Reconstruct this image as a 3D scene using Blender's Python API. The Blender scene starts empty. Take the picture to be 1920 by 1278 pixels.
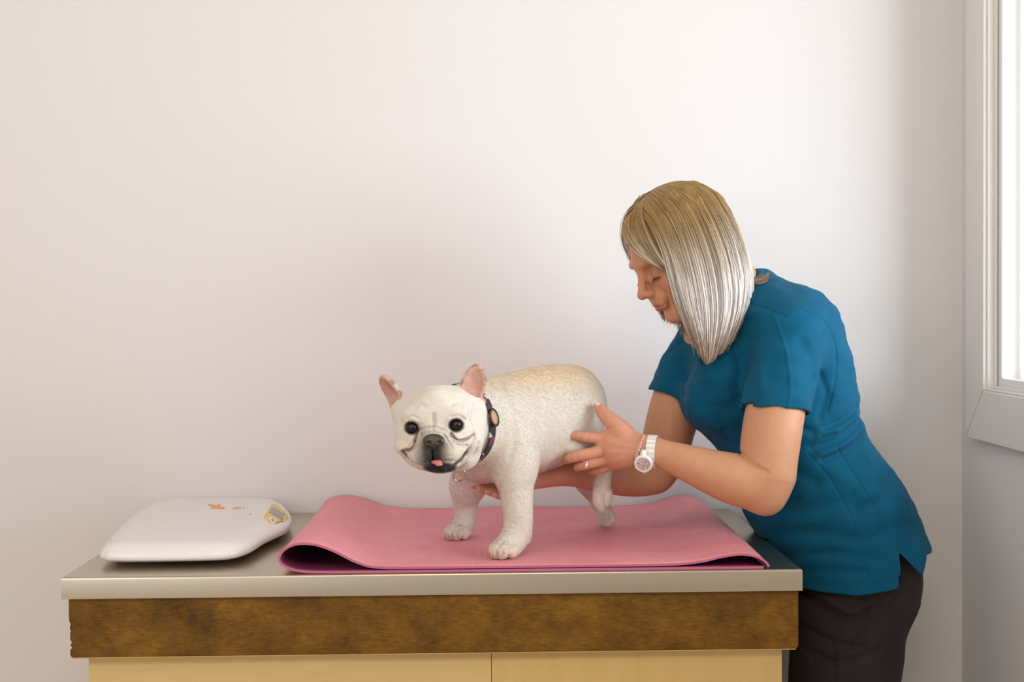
import bpy, math, random
import numpy as np
from mathutils import Vector, Matrix
random.seed(4); rng = np.random.default_rng(4)
scene = bpy.context.scene
col = scene.collection

# ------------------------------------------------------------------ camera
F = 2560.0                                   # focal length for a 1920 px wide frame
CAM = np.array([.6986, 0.0, 1.389]); PIT, ROL, YAW = .02574, .00758, .01932
def _rot():
    c, s = math.cos(YAW), math.sin(YAW); A = np.array([[c, -s, 0], [s, c, 0], [0, 0, 1]])
    c, s = math.cos(PIT), math.sin(PIT); B = np.array([[1, 0, 0], [0, c, -s], [0, s, c]])
    c, s = math.cos(ROL), math.sin(ROL); D = np.array([[c, 0, -s], [0, 1, 0], [s, 0, c]])
    return D @ B @ A
R = _rot()
cd = bpy.data.cameras.new('camera'); cam = bpy.data.objects.new('camera', cd); col.objects.link(cam)
cd.sensor_width = 36; cd.lens = 36 * F / 1920
right, fwd, up = R[0], R[1], R[2]
M = Matrix(((right[0], up[0], -fwd[0], CAM[0]), (right[1], up[1], -fwd[1], CAM[1]), (right[2], up[2], -fwd[2], CAM[2]), (0, 0, 0, 1)))
cam.matrix_world = M
cd.dof.use_dof = True; cd.dof.focus_distance = 2.30; cd.dof.aperture_fstop = 6.3
scene.camera = cam
def W(px, py, Y):
    """world point seen at a pixel of the photograph, at distance Y into the room"""
    d = R.T @ np.array([(px - 960) / F, 1, (639 - py) / F]); return CAM + d * (Y / d[1])
def S(r, Y): return r * Y / F

# ------------------------------------------------------------------ light and exposure
scene.view_settings.view_transform = 'Standard'; scene.view_settings.look = 'None'
scene.view_settings.gamma = 1; scene.view_settings.exposure = -0.54
w = bpy.data.worlds.new('daylight'); scene.world = w; w.use_nodes = True
bg = w.node_tree.nodes['Background']; bg.inputs[0].default_value = (1, .97, .95, 1); bg.inputs[1].default_value = .84
def area(name, loc, target, sx, sy, power, color):
    l = bpy.data.lights.new(name, 'AREA'); l.shape = 'RECTANGLE'; l.size = sx; l.size_y = sy; l.energy = power; l.color = color
    o = bpy.data.objects.new(name, l); col.objects.link(o); o.location = loc
    o.rotation_euler = (Vector(target) - Vector(loc)).to_track_quat('-Z', 'Y').to_euler(); return o
area('window_daylight', (3.0, 1.5, 1.62), (0, 1.75, 1.15), 2.0, 1.1, 130, (.86, .94, 1))
area('fill_light_left', (-1.2, .2, 2.66), (-.6, 2.9, 1.6), 1.2, 1.2, 28, (1, .86, .87))  # added pinkish fill that lifts the left wall, no fixture there
area('fill_light_right', (.7, .1, 2.66), (1.6, 2.8, .7), .8, .8, 32, (1, .89, .72))  # invented warm fill for the lower right wall and under the window
area('fill_light_rear', (-1.5, -2.4, 1.7), (1.5, 2.8, .8), 2.6, 1.2, 46, (1, .97, .94))  # unseen soft fill added behind the camera to even out the walls

# ------------------------------------------------------------------ helpers: meshes and tags
def tag(o, label=None, cat=None, kind=None, group=None):
    if label: o['label'] = label
    if cat: o['category'] = cat
    if kind: o['kind'] = kind
    if group: o['group'] = group
    return o
def empty(name, loc=(0, 0, 0)):
    o = bpy.data.objects.new(name, None); col.objects.link(o); o.location = loc; o.empty_display_size = .05; return o
def mesh_obj(name, V, faces, mat, parent=None, smooth=True, colr=None):
    V = np.asarray(V, dtype=np.float32)
    me = bpy.data.meshes.new(name)
    org = np.array(parent.matrix_world_cache if hasattr(parent, 'matrix_world_cache') else (0, 0, 0)) if parent else 0
    if isinstance(faces, np.ndarray):
        n, k = faces.shape
        me.vertices.add(len(V)); me.vertices.foreach_set('co', V.ravel())
        me.loops.add(n * k); me.loops.foreach_set('vertex_index', faces.astype(np.int32).ravel())
        me.polygons.add(n); me.polygons.foreach_set('loop_start', np.arange(0, n * k, k, dtype=np.int32))
        me.update(calc_edges=True)
    else:
        me.from_pydata([tuple(map(float, v)) for v in V], [], faces); me.update()
    if smooth: me.polygons.foreach_set('use_smooth', np.ones(len(me.polygons), dtype=bool))
    if colr is not None:
        a = me.color_attributes.new('tint', 'FLOAT_COLOR', 'POINT')
        c = np.ones((len(V), 4), dtype=np.float32); c[:, :3] = colr; a.data.foreach_set('color', c.ravel())
    me.validate(); me.materials.append(mat)
    o = bpy.data.objects.new(name, me); col.objects.link(o)
    if parent:
        o.parent = parent; bpy.context.view_layer.update()
        o.matrix_parent_inverse = root_of(parent)
    return o
def root_of(p):
    return p.matrix_world.inverted()
def bevel(o, wd, seg=2):
    m = o.modifiers.new('bevel', 'BEVEL'); m.width = wd; m.segments = seg; m.limit_method = 'ANGLE'; m.angle_limit = .6
    for p in o.data.polygons: p.use_smooth = True
    w2 = o.modifiers.new('wn', 'WEIGHTED_NORMAL'); w2.keep_sharp = True
    return o
BOXF = [(0, 3, 2, 1), (4, 5, 6, 7), (0, 1, 5, 4), (1, 2, 6, 5), (2, 3, 7, 6), (3, 0, 4, 7)]
def boxes(name, bs, mat, parent=None, bv=0):
    V = []; Fc = []
    for (x0, y0, z0, x1, y1, z1) in bs:
        b = len(V); V += [(x0, y0, z0), (x1, y0, z0), (x1, y1, z0), (x0, y1, z0), (x0, y0, z1), (x1, y0, z1), (x1, y1, z1), (x0, y1, z1)]
        Fc += [tuple(b + i for i in f) for f in BOXF]
    o = mesh_obj(name, V, Fc, mat, parent, smooth=False)
    if bv: bevel(o, bv)
    return o
def catmull(P, n):
    P = np.asarray(P, float); m = len(P)
    Q = np.vstack([2 * P[0] - P[1], P, 2 * P[-1] - P[-2]])
    t = np.linspace(0, m - 1, n); i = np.clip(t.astype(int), 0, m - 2); u = (t - i)[:, None]
    a, b, c, d = Q[i], Q[i + 1], Q[i + 2], Q[i + 3]
    return .5 * (2 * b + (c - a) * u + (2 * a - 5 * b + 4 * c - d) * u ** 2 + (3 * b - a - 3 * c + d) * u ** 3)
def sweep(paths, radii, sides=8, closed=False):
    """tube meshes along many polylines (N, n, 3) with radii (N, n)"""
    P = np.asarray(paths, float); r = np.asarray(radii, float)
    if P.ndim == 2: P = P[None]; r = r[None]
    N, n, _ = P.shape
    T = np.gradient(P, axis=1)
    if closed: T = np.roll(P, -1, 1) - np.roll(P, 1, 1)
    T /= np.linalg.norm(T, axis=2, keepdims=True) + 1e-12
    ref = np.array([0.123, .9, .41]); A = np.cross(T, ref); A /= np.linalg.norm(A, axis=2, keepdims=True) + 1e-9
    B = np.cross(T, A)
    th = np.arange(sides) * 2 * math.pi / sides
    V = P[:, :, None, :] + r[:, :, None, None] * (np.cos(th)[None, None, :, None] * A[:, :, None, :] + np.sin(th)[None, None, :, None] * B[:, :, None, :])
    idx = np.arange(N * n * sides).reshape(N, n, sides)
    nx = np.roll(idx, -1, 2)
    if closed: a, b, c, d = idx, nx, np.roll(nx, -1, 1), np.roll(idx, -1, 1)
    else: a, b, c, d = idx[:, :-1], nx[:, :-1], nx[:, 1:], idx[:, 1:]
    Fc = np.stack([a, b, c, d], -1).reshape(-1, 4)
    return V.reshape(-1, 3), Fc
def tube(name, pts, rad, mat, parent, n=24, sides=10, closed=False):
    if closed:
        pts = np.asarray(pts, float); P = pts; r = np.full(len(P), rad)
    else:
        P = catmull(pts, n); r = np.interp(np.linspace(0, 1, n), np.linspace(0, 1, len(np.atleast_1d(rad))), np.atleast_1d(rad)) if np.ndim(rad) else np.full(n, rad)
        e0 = P[0] - (P[1] - P[0]) * .01; e1 = P[-1] + (P[-1] - P[-2]) * .01
        P = np.vstack([e0, P, e1]); r = np.concatenate([[r[0] * .05], r, [r[-1] * .05]])
    V, Fc = sweep(P, r, sides, closed)
    return mesh_obj(name, V, Fc, mat, parent)

# ------------------------------------------------------------------ helpers: materials
def new_mat(name, base, rough=.5, metal=0, spec=.5):
    m = bpy.data.materials.new(name); m.use_nodes = True; nt = m.node_tree; p = nt.nodes['Principled BSDF']
    p.inputs['Base Color'].default_value = (*base, 1); p.inputs['Roughness'].default_value = rough
    p.inputs['Metallic'].default_value = metal; p.inputs['Specular IOR Level'].default_value = spec
    return m, nt, p
def N(nt, t, **kw):
    n = nt.nodes.new(t)
    for k, v in kw.items(): setattr(n, k, v)
    return n
def coords(nt, scale=(1, 1, 1)):
    g = N(nt, 'ShaderNodeNewGeometry'); mp = N(nt, 'ShaderNodeMapping'); mp.inputs['Scale'].default_value = scale
    nt.links.new(g.outputs['Position'], mp.inputs['Vector']); return mp.outputs[0]
def noise(nt, vec, scale, detail=4, rough=.55):
    n = N(nt, 'ShaderNodeTexNoise'); n.inputs['Scale'].default_value = scale; n.inputs['Detail'].default_value = detail
    n.inputs['Roughness'].default_value = rough; nt.links.new(vec, n.inputs['Vector']); return n.outputs[0]
def ramp(nt, fac, stops):
    r = N(nt, 'ShaderNodeValToRGB'); e = r.color_ramp.elements
    while len(e) < len(stops): e.new(.5)
    for el, (p, c) in zip(e, stops): el.position = p; el.color = (*c, 1)
    nt.links.new(fac, r.inputs[0]); return r.outputs[0]
def bump(nt, p, h, strength, dist=.001):
    b = N(nt, 'ShaderNodeBump'); b.inputs['Strength'].default_value = strength; b.inputs['Distance'].default_value = dist
    nt.links.new(h, b.inputs['Height']); nt.links.new(b.outputs[0], p.inputs['Normal']); return b
def tinted(nt, p):
    a = N(nt, 'ShaderNodeVertexColor', layer_name='tint'); nt.links.new(a.outputs[0], p.inputs['Base Color']); return a.outputs[0]

wall_m, nt, p = new_mat('painted_wall', (.785, .766, .768), .75, spec=.25); bump(nt, p, noise(nt, coords(nt), 700, 2), .12, .0006)
trim_m, nt, p = new_mat('white_trim_paint', (.80, .775, .745), .4); bump(nt, p, noise(nt, coords(nt), 300, 2), .06, .0005)
vinyl_m, nt, p = new_mat('white_vinyl', (.85, .85, .85), .35)
floor_m, nt, p = new_mat('floor_vinyl', (.42, .38, .32), .4)
nt.links.new(ramp(nt, noise(nt, coords(nt), 6), [(.3, (.62, .47, .27)), (.7, (.68, .52, .30))]), p.inputs['Base Color'])
ceil_m, nt, p = new_mat('ceiling_paint', (.8, .79, .77), .8)
glass_m = bpy.data.materials.new('window_glass'); glass_m.use_nodes = True; nt = glass_m.node_tree; nt.nodes.clear()
o_ = N(nt, 'ShaderNodeOutputMaterial'); mx = N(nt, 'ShaderNodeMixShader'); tr = N(nt, 'ShaderNodeBsdfTransparent'); gl = N(nt, 'ShaderNodeBsdfGlossy')
gl.inputs['Roughness'].default_value = .02; mx.inputs[0].default_value = .08
nt.links.new(tr.outputs[0], mx.inputs[1]); nt.links.new(gl.outputs[0], mx.inputs[2]); nt.links.new(mx.outputs[0], o_.inputs[0])

steel_m, nt, p = new_mat('brushed_steel', (.57, .50, .40), .30, 1)
bn = noise(nt, coords(nt, (6, 6, 900)), 1, 4); bump(nt, p, noise(nt, coords(nt, (12, 700, 900)), 1, 2), .05, .0003)
rn = noise(nt, coords(nt, (4, 4, 60)), 1, 2); mr = N(nt, 'ShaderNodeMapRange'); mr.inputs['To Min'].default_value = .25; mr.inputs['To Max'].default_value = .35
nt.links.new(rn, mr.inputs[0]); nt.links.new(mr.outputs[0], p.inputs['Roughness'])

stain_m, nt, p = new_mat('dark_stained_wood', (.15, .07, .012), .5, spec=.22)
n1 = noise(nt, coords(nt, (11, 11, 13)), 1, 9, .74); n2 = noise(nt, coords(nt, (60, 60, 420)), 1, 3)
c1 = ramp(nt, n1, [(.30, (.070, .032, .004)), (.50, (.165, .078, .008)), (.70, (.27, .135, .013))])
c2 = ramp(nt, n2, [(.3, (.62, .62, .62)), (.7, (1.2, 1.2, 1.2))])
mxr = N(nt, 'ShaderNodeMix', data_type='RGBA', blend_type='MULTIPLY'); mxr.inputs[0].default_value = .75
nt.links.new(c1, mxr.inputs[6]); nt.links.new(c2, mxr.inputs[7]); nt.links.new(mxr.outputs[2], p.inputs['Base Color'])
bump(nt, p, n2, .1, .0005)
raw_m, _, _ = new_mat('bare_wood_edge', (.55, .36, .14), .6)
maple_m, nt, p = new_mat('pale_maple_veneer', (.6, .4, .17), .45, spec=.35)
n1 = noise(nt, coords(nt, (3, 3, 30)), 1, 6, .6)
nt.links.new(ramp(nt, n1, [(.3, (.62, .45, .195)), (.7, (.69, .52, .245))]), p.inputs['Base Color'])
maple2_m, nt, p = new_mat('pale_maple_veneer_warm', (.6, .4, .17), .45, spec=.35)
n1 = noise(nt, coords(nt, (30, 3, 3)), 1, 6, .6)
nt.links.new(ramp(nt, n1, [(.3, (.60, .42, .16)), (.7, (.66, .47, .20))]), p.inputs['Base Color'])

# ------------------------------------------------------------------ room
TX1, TD, TH, WY, WX = 1.22, 2.24, .95, 2.918, 1.724
Z1 = 2.7
tag(boxes('floor', [(-3, -3.5, -.1, WX + .2, WY + .15, 0)], floor_m), kind='structure')
tag(boxes('ceiling', [(-3, -3.5, Z1, WX + .2, WY + .15, Z1 + .1)], ceil_m), kind='structure')
tag(boxes('wall_back', [(-3, WY, 0, WX + .2, WY + .15, Z1)], wall_m), kind='structure')
tag(boxes('wall_left', [(-3.15, -3.5, 0, -3, WY + .15, Z1)], wall_m), kind='structure')
WY0, WY1, WZ0, WZ1 = .0, 2.742, 1.21, 2.45            # window opening in the right wall
tag(boxes('wall_right', [(WX, -3.5, 0, WX + .14, WY, WZ0), (WX, -3.5, WZ1, WX + .14, WY, Z1), (WX, -3.5, WZ0, WX + .14, WY0, WZ1),
                         (WX, WY1, WZ0, WX + .14, WY, WZ1)], wall_m), kind='structure')
# casing: mitred boards with thickness
def casing():
    V = []; Fc = []
    o = [(WY0 - .1, WZ0 - .103), (WY1 + .1, WZ0 - .103), (WY1 + .1, WZ1 + .1), (WY0 - .1, WZ1 + .1)]
    i = [(WY0, WZ0), (WY1, WZ0), (WY1, WZ1), (WY0, WZ1)]
    for k in range(4):
        k2 = (k + 1) % 4; b = len(V)
        g = .0012                                         # hairline mitre joint
        for x in (WX - .020, WX - .0002):
            for q, (yy, zz) in enumerate((o[k], o[k2], i[k2], i[k])):
                s = (1 if q in (0, 3) else -1) * g
                V.append((x, yy + (s if k in (0,) else -s if k == 2 else 0), zz + (s if k == 1 else -s if k == 3 else 0)))
        Fc += [tuple(b + j for j in f) for f in BOXF]
    return V, Fc
V, Fc = casing()
cs = mesh_obj('window_1', V, Fc, trim_m, None, smooth=False); bevel(cs, .002, 1); tag(cs, kind='structure')
def ring_boxes(x0, x1, inset0, th):
    y0, y1, z0, z1 = WY0 + inset0, WY1 - inset0, WZ0 + inset0, WZ1 - inset0
    return [(x0, y0, z0, x1, y1, z0 + th), (x0, y0, z1 - th, x1, y1, z1), (x0, y0, z0 + th, x1, y0 + th, z1 - th), (x0, y1 - th, z0 + th, x1, y1, z1 - th)]
jm = boxes('window_jamb', ring_boxes(WX - .012, WX + .14, .0005, .004), trim_m, cs, .001)
st = boxes('window_stop', ring_boxes(WX + .0005, WX + .006, .0045, .006), trim_m, cs, .001)
sash = boxes('window_sash', ring_boxes(WX + .008, WX + .028, .0045, .022) + [(WX + .008, 1.35, WZ0 + .03, WX + .028, 1.39, WZ1 - .03)], vinyl_m, cs, .002)
pn = boxes('window_pane', [(WX + .018, WY0 + .02, WZ0 + .02, WX + .021, WY1 - .02, WZ1 - .02)], glass_m, sash)
fr = boxes('window_frame', ring_boxes(WX + .052, WX + .07, .0045, .014), vinyl_m, cs, .002)
f2 = boxes('window_outer_frame', ring_boxes(WX + .075, WX + .10, .0045, .026), vinyl_m, cs, .002)

# ------------------------------------------------------------------ worktop and cabinet
wt = empty('worktop', (.61, 2.58, TH)); bpy.context.view_layer.update()
tag(wt, 'long brushed stainless steel worktop with a folded down front edge, against the wall', 'worktop')
def worktop():
    # folded sheet: top plane, rounded edge, front and end lips
    r = .004; prof = [(0, -.036), (0, -r)] + [(r - r * math.cos(a), -r + r * math.sin(a)) for a in np.linspace(0, math.pi / 2, 6)[1:]]
    rings = []
    for off, dz in prof: rings.append([(off, WY - .004, TH + dz), (off, TD + off, TH + dz), (TX1 - off, TD + off, TH + dz), (TX1 - off, WY - .004, TH + dz)])
    V = [v for rg in rings for v in rg]; Fc = []
    for k in range(len(rings) - 1):
        for j in range(3): a = k * 4 + j; Fc.append((a, a + 1, a + 5, a + 4))
    b = (len(rings) - 1) * 4; Fc.append((b, b + 1, b + 2, b + 3))
    Fc.append((3, 2, 1, 0)); 
    for k in range(len(rings) - 1): Fc.append((k * 4 + 3, k * 4, k * 4 + 4, k * 4 + 7))
    return V, Fc
V, Fc = worktop()
o = mesh_obj('steel_sheet', V, Fc, steel_m, wt, smooth=True)
m_ = o.modifiers.new('es', 'EDGE_SPLIT'); m_.split_angle = .9
cab = empty('cabinet', (.61, 2.58, 0)); bpy.context.view_layer.update()
tag(cab, 'pale maple cabinet with a dark stained wooden apron board, carrying the steel worktop', 'cabinet')
def apron():
    # front board with a few chipped corners on its left end
    x0, x1, z0, z1, y0, y1 = .009, TX1 - .005, .8155, TH - .037, TD + .008, TD + .028
    out = [(x0, z1)]
    for t in np.linspace(.02, .98, 40):
        z = z1 + (z0 - z1) * t; c = 0
        for tc, wd, dp in ((.43, .02, .0035), (.55, .03, .002), (.74, .04, .004), (.83, .03, .0045), (.62, .02, .001)):
            c = max(c, dp * max(0, 1 - abs(t - tc) / wd))
        out.append((x0 + c + .0012 * (t > .4), z))
    out += [(x0 + .006, z0 + .0005), (x0 + .009, z0), (x1 - .003, z0), (x1, z0 + .005), (x1, z1)]
    n = len(out); V = [(x, y0, z) for x, z in out] + [(x, y1, z) for x, z in out]
    Fc = [tuple(range(n)), tuple(range(2 * n - 1, n - 1, -1))] + [(i, i + n, (i + 1) % n + n, (i + 1) % n) for i in range(n)]
    return V, Fc
V, Fc = apron(); ap = mesh_obj('apron_board', V, Fc, stain_m, cab, smooth=False); bevel(ap, .0015, 1)
tag(ap, 'dark stained front apron board with chipped left corner')
boxes('apron_side_board', [(.0125, TD + .0285, .8155, .030, WY - .002, TH - .037)], stain_m, cab, .001)
boxes('apron_side_board', [(TX1 - .026, TD + .0285, .8155, TX1 - .0055, WY - .002, TH - .037)], stain_m, cab, .001)
boxes('apron_raw_edge', [(.0104, TD + .0285, .8152, .0125, TD + .032, TH - .0372), (.012, TD + .010, .8136, TX1 - .009, TD + .0275, .8153)], raw_m, cab)
boxes('front_panel', [(.034, TD + .030, .06, .7035, TD + .050, .8135)], maple_m, cab, .0007)
boxes('front_panel', [(.7043, TD + .030, .06, TX1 - .028, TD + .050, .8135)], maple2_m, cab, .0007)
boxes('side_panel', [(.034, TD + .051, .0, .054, WY - .003, .8135)], maple_m, cab)
boxes('side_panel', [(TX1 - .048, TD + .051, .0, TX1 - .028, WY - .003, .8135)], maple_m, cab)
boxes('toe_kick', [(.055, TD + .08, 0, TX1 - .049, TD + .095, .0595)], stain_m, cab)

# ------------------------------------------------------------------ helpers: organic surfaces (signed distance fields -> one continuous mesh)
class Prim:
    def __init__(s, kind, **k):
        s.kind = kind; s.__dict__.update(k)
        if kind == 'seg': s.a = np.asarray(s.a, float); s.b = np.asarray(s.b, float); s.c = (s.a + s.b) / 2; s.br = np.linalg.norm(s.b - s.a) / 2 + max(s.ra, s.rb)
        if kind == 'ell': s.c = np.asarray(s.c, float); s.r = np.asarray(s.r, float); s.R = np.eye(3) if s.R is None else np.asarray(s.R, float); s.br = s.r.max()
    def d(s, P):
        if s.kind == 'seg':
            ab = s.b - s.a; t = np.clip((P - s.a) @ ab / (ab @ ab + 1e-12), 0, 1)
            return np.linalg.norm(P - s.a - t[:, None] * ab, axis=1) - (s.ra + (s.rb - s.ra) * t)
        if s.kind == 'ell':
            q = (P - s.c) @ s.R.T; k0 = np.linalg.norm(q / s.r, axis=1); k1 = np.linalg.norm(q / s.r ** 2, axis=1) + 1e-9
            return k0 * (k0 - 1) / k1
        return s.fn(P)
def smin(a, b, k):
    if k <= 0: return np.minimum(a, b)
    h = np.maximum(k - np.abs(a - b), 0) / k; return np.minimum(a, b) - h * h * k * .25
class Field:
    def __init__(s): s.ops = []; s.post = []
    def seg(s, a, b, ra, rb, k=.01, op=1): s.ops.append((op, Prim('seg', a=a, b=b, ra=ra, rb=rb), k)); return s
    def ell(s, c, r, R=None, k=.01, op=1): s.ops.append((op, Prim('ell', c=c, r=r, R=R), k)); return s
    def chain(s, pts, k=.01, op=1, sub=3):
        """pts: (x, y, z, r) control points joined by a smooth tapering tube"""
        Q = catmull(np.array(pts, float), (len(pts) - 1) * sub + 1) if len(pts) > 2 and sub > 1 else np.array(pts, float)
        for a, b in zip(Q[:-1], Q[1:]): s.seg(a[:3], b[:3], max(a[3], 1e-4), max(b[3], 1e-4), k, op)
        return s
    def pxchain(s, pts, k=.01, op=1, sub=3): return s.chain([(*W(x, y, Y), S(r, Y)) for x, y, Y, r in pts], k, op, sub)
    def pxell(s, x, y, Y, r, R=None, k=.01, op=1): return s.ell(W(x, y, Y), [S(q, Y) for q in r], R, k, op)
    def eval(s, P, center=None, rad=None, post=True):
        d = np.full(len(P), 1.0)
        for op, pr, k in s.ops:
            if center is not None and hasattr(pr, 'c') and np.linalg.norm(center - pr.c) > rad + pr.br + k + .012: continue
            q = pr.d(P)
            d = smin(d, q, k) if op > 0 else -smin(-d, q, k)
        if post:
            for f in s.post: d = f(P, d)
        return d
def polygonise(field, lo, hi, h, B=12, margin=.008):
    lo = np.asarray(lo, float); hi = np.asarray(hi, float)
    nb = np.ceil((hi - lo) / (h * B)).astype(int); n = nb * B
    G = np.empty(tuple(n), dtype=np.float32)
    bi = np.stack(np.meshgrid(*[np.arange(k) for k in nb], indexing='ij'), -1).reshape(-1, 3)
    cen = lo + (bi + .5) * B * h - h / 2
    dc = np.concatenate([field.eval(c) for c in np.array_split(cen, max(1, len(cen) // 20000))])
    half = B * h * .87
    base = np.stack(np.meshgrid(*[np.arange(B)] * 3, indexing='ij'), -1).reshape(-1, 3) * h
    act = np.abs(dc) < half + margin
    G[:] = np.repeat(np.repeat(np.repeat(np.where(dc < 0, -1, 1).reshape(tuple(nb)).astype(np.float32), B, 0), B, 1), B, 2)
    for i in np.nonzero(act)[0]:
        o = bi[i] * B; P = lo + o * h + base
        G[o[0]:o[0] + B, o[1]:o[1] + B, o[2]:o[2] + B] = field.eval(P, cen[i], half).reshape(B, B, B)
    Sg = G < 0
    c = np.zeros(tuple(n - 1), dtype=np.uint8); 
    for dx in (0, 1):
        for dy in (0, 1):
            for dz in (0, 1): c += Sg[dx:n[0] - 1 + dx, dy:n[1] - 1 + dy, dz:n[2] - 1 + dz]
    cell = np.argwhere((c > 0) & (c < 8)); del c
    offs = np.array([(x, y, z) for x in (0, 1) for y in (0, 1) for z in (0, 1)])
    val = np.stack([G[tuple((cell + o).T)] for o in offs], 1)
    acc = np.zeros((len(cell), 3)); cnt = np.zeros(len(cell))
    for a in range(8):
        for b in range(a + 1, 8):
            if np.abs(offs[a] - offs[b]).sum() != 1: continue
            m = (val[:, a] < 0) != (val[:, b] < 0); t = val[m, a] / (val[m, a] - val[m, b])
            acc[m] += offs[a] + t[:, None] * (offs[b] - offs[a]); cnt[m] += 1
    V = lo + (cell + acc / cnt[:, None]) * h
    key = (cell[:, 0] * n[1] + cell[:, 1]) * n[2] + cell[:, 2]
    quads = []
    for ax in range(3):
        e = np.zeros(3, int); e[ax] = 1; u = np.roll(e, 1); v = np.roll(e, 2)
        sl0 = [slice(1, None)] * 3; sl0[ax] = slice(0, n[ax] - 1); sl1 = [slice(1, None)] * 3; sl1[ax] = slice(1, n[ax])
        A = Sg[tuple(sl0)]; Bq = Sg[tuple(sl1)]; ed = np.argwhere(A != Bq)
        flip = A[tuple(ed.T)]
        add = np.ones(3, int); add[ax] = 0; ed = ed + add
        cs_ = [ed - u - v, ed - v, ed, ed - u]
        ks = [np.searchsorted(key, (q[:, 0] * n[1] + q[:, 1]) * n[2] + q[:, 2]) for q in cs_]
        q = np.stack(ks, 1); q[~flip] = q[~flip][:, ::-1]; quads.append(q)
    Q = np.concatenate(quads); Q = Q[(Q < len(V)).all(1)]
    return V, Q
def dist2(P2, poly):
    """distance of 2-D points to a polyline"""
    poly = np.asarray(poly, float); d = np.full(len(P2), 1e9)
    for a, b in zip(poly[:-1], poly[1:]):
        ab = b - a; t = np.clip((P2 - a) @ ab / (ab @ ab + 1e-12), 0, 1); d = np.minimum(d, np.linalg.norm(P2 - a - t[:, None] * ab, axis=1))
    return d
def creases(q, lines):
    """summed groove depth of soft-edged lines at the 2-D points q"""
    a = np.zeros(len(q)); lo = q.min(0); hi = q.max(0)
    for Ln, wd, dep in lines:
        r = 2.4 * wd; l0 = Ln.min(0) - r; h0 = Ln.max(0) + r
        if (l0 > hi).any() or (h0 < lo).any(): continue
        m = ((q >= l0) & (q <= h0)).all(1)
        if m.any(): a[m] += dep * np.exp(-(dist2(q[m], Ln) / wd) ** 2)
    return a
def line3(px, Y, n=3):
    """polyline through photograph points laid at distance Y, as X/Z pairs"""
    Q = np.array([W(x, y, Y)[[0, 2]] for x, y in px]); return catmull(Q, (len(Q) - 1) * n + 1) if len(Q) > 2 else Q
def bnoise(P, s, seed=0):
    q = P * s + seed * 7.3
    return (np.sin(q[:, 0] * 1.7 + 1.3 * np.sin(q[:, 1] * 1.1 + q[:, 2])) + np.sin(q[:, 1] * 1.9 + 1.7 * np.sin(q[:, 2] * 1.3 - q[:, 0])) + np.sin(q[:, 2] * 1.6 + 1.5 * np.sin(q[:, 0] * 1.2 + .7 * q[:, 1]))) / 3
def blob(P, c, r, soft=.35):
    """1 inside an ellipsoid fading to 0 at its edge"""
    k = np.linalg.norm((P - c) / np.asarray(r), axis=1); return np.clip((1 - k) / soft, 0, 1) ** .8
def mixc(C, c, m): return C * (1 - m[:, None]) + np.asarray(c) * m[:, None]
def rotm(ax, deg):
    return np.array(Matrix.Rotation(math.radians(deg), 3, ax))

# ------------------------------------------------------------------ french bulldog
fur_m, nt, p = new_mat('short_cream_fur', (.85, .78, .66), .65, spec=.2)
p.inputs['Sheen Weight'].default_value = .25; p.inputs['Sheen Roughness'].default_value = .5
p.inputs['Subsurface Weight'].default_value = .06; p.inputs['Subsurface Radius'].default_value = (.012, .006, .004); p.inputs['Subsurface Scale'].default_value = 1
tc = tinted(nt, p)
fn = noise(nt, coords(nt, (420, 420, 1100)), 1, 3); fn2 = noise(nt, coords(nt), 60, 3)
mxr = N(nt, 'ShaderNodeMix', data_type='RGBA', blend_type='MULTIPLY'); mxr.inputs[0].default_value = .5
nt.links.new(tc, mxr.inputs[6]); nt.links.new(ramp(nt, fn, [(.3, (.86, .85, .83)), (.7, (1, 1, 1))]), mxr.inputs[7]); nt.links.new(mxr.outputs[2], p.inputs['Base Color'])
bump(nt, p, fn, .22, .0012)

dog = empty('dog', W(960, 1020, 2.42)); dog.location.z = .963; bpy.context.view_layer.update()
tag(dog, 'cream french bulldog standing on the pink mat, one hind leg lifted', 'dog')
D = Field()
YC = 2.27; hs = YC / F
def H(x, y, o): return W(x, y, YC + o * hs)                       # head points: offset towards the room in the same pixel unit
# trunk
D.pxchain([(858, 790, 2.32, 62), (905, 798, 2.40, 76), (965, 790, 2.45, 82), (1010, 786, 2.48, 88), (1050, 768, 2.51, 77), (1066, 758, 2.53, 61)], k=.02)
D.pxell(1078, 752, 2.52, (37, 66, 52), k=.03)
D.pxell(905, 846, 2.42, (62, 60, 56), k=.04)
D.pxell(960, 820, 2.44, (60, 80, 72), k=.04)
# near foreleg
D.pxchain([(945, 775, 2.385, 44), (962, 845, 2.365, 39), (967, 900, 2.35, 30.5)], k=.025)
D.pxchain([(967, 900, 2.35, 30), (970, 945, 2.345, 26), (971, 985, 2.345, 24), (962, 1012, 2.34, 22), (950, 1026, 2.33, 20)], k=.008)
D.pxell(986, 1004, 2.355, (9, 10, 14), k=.012)
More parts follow.
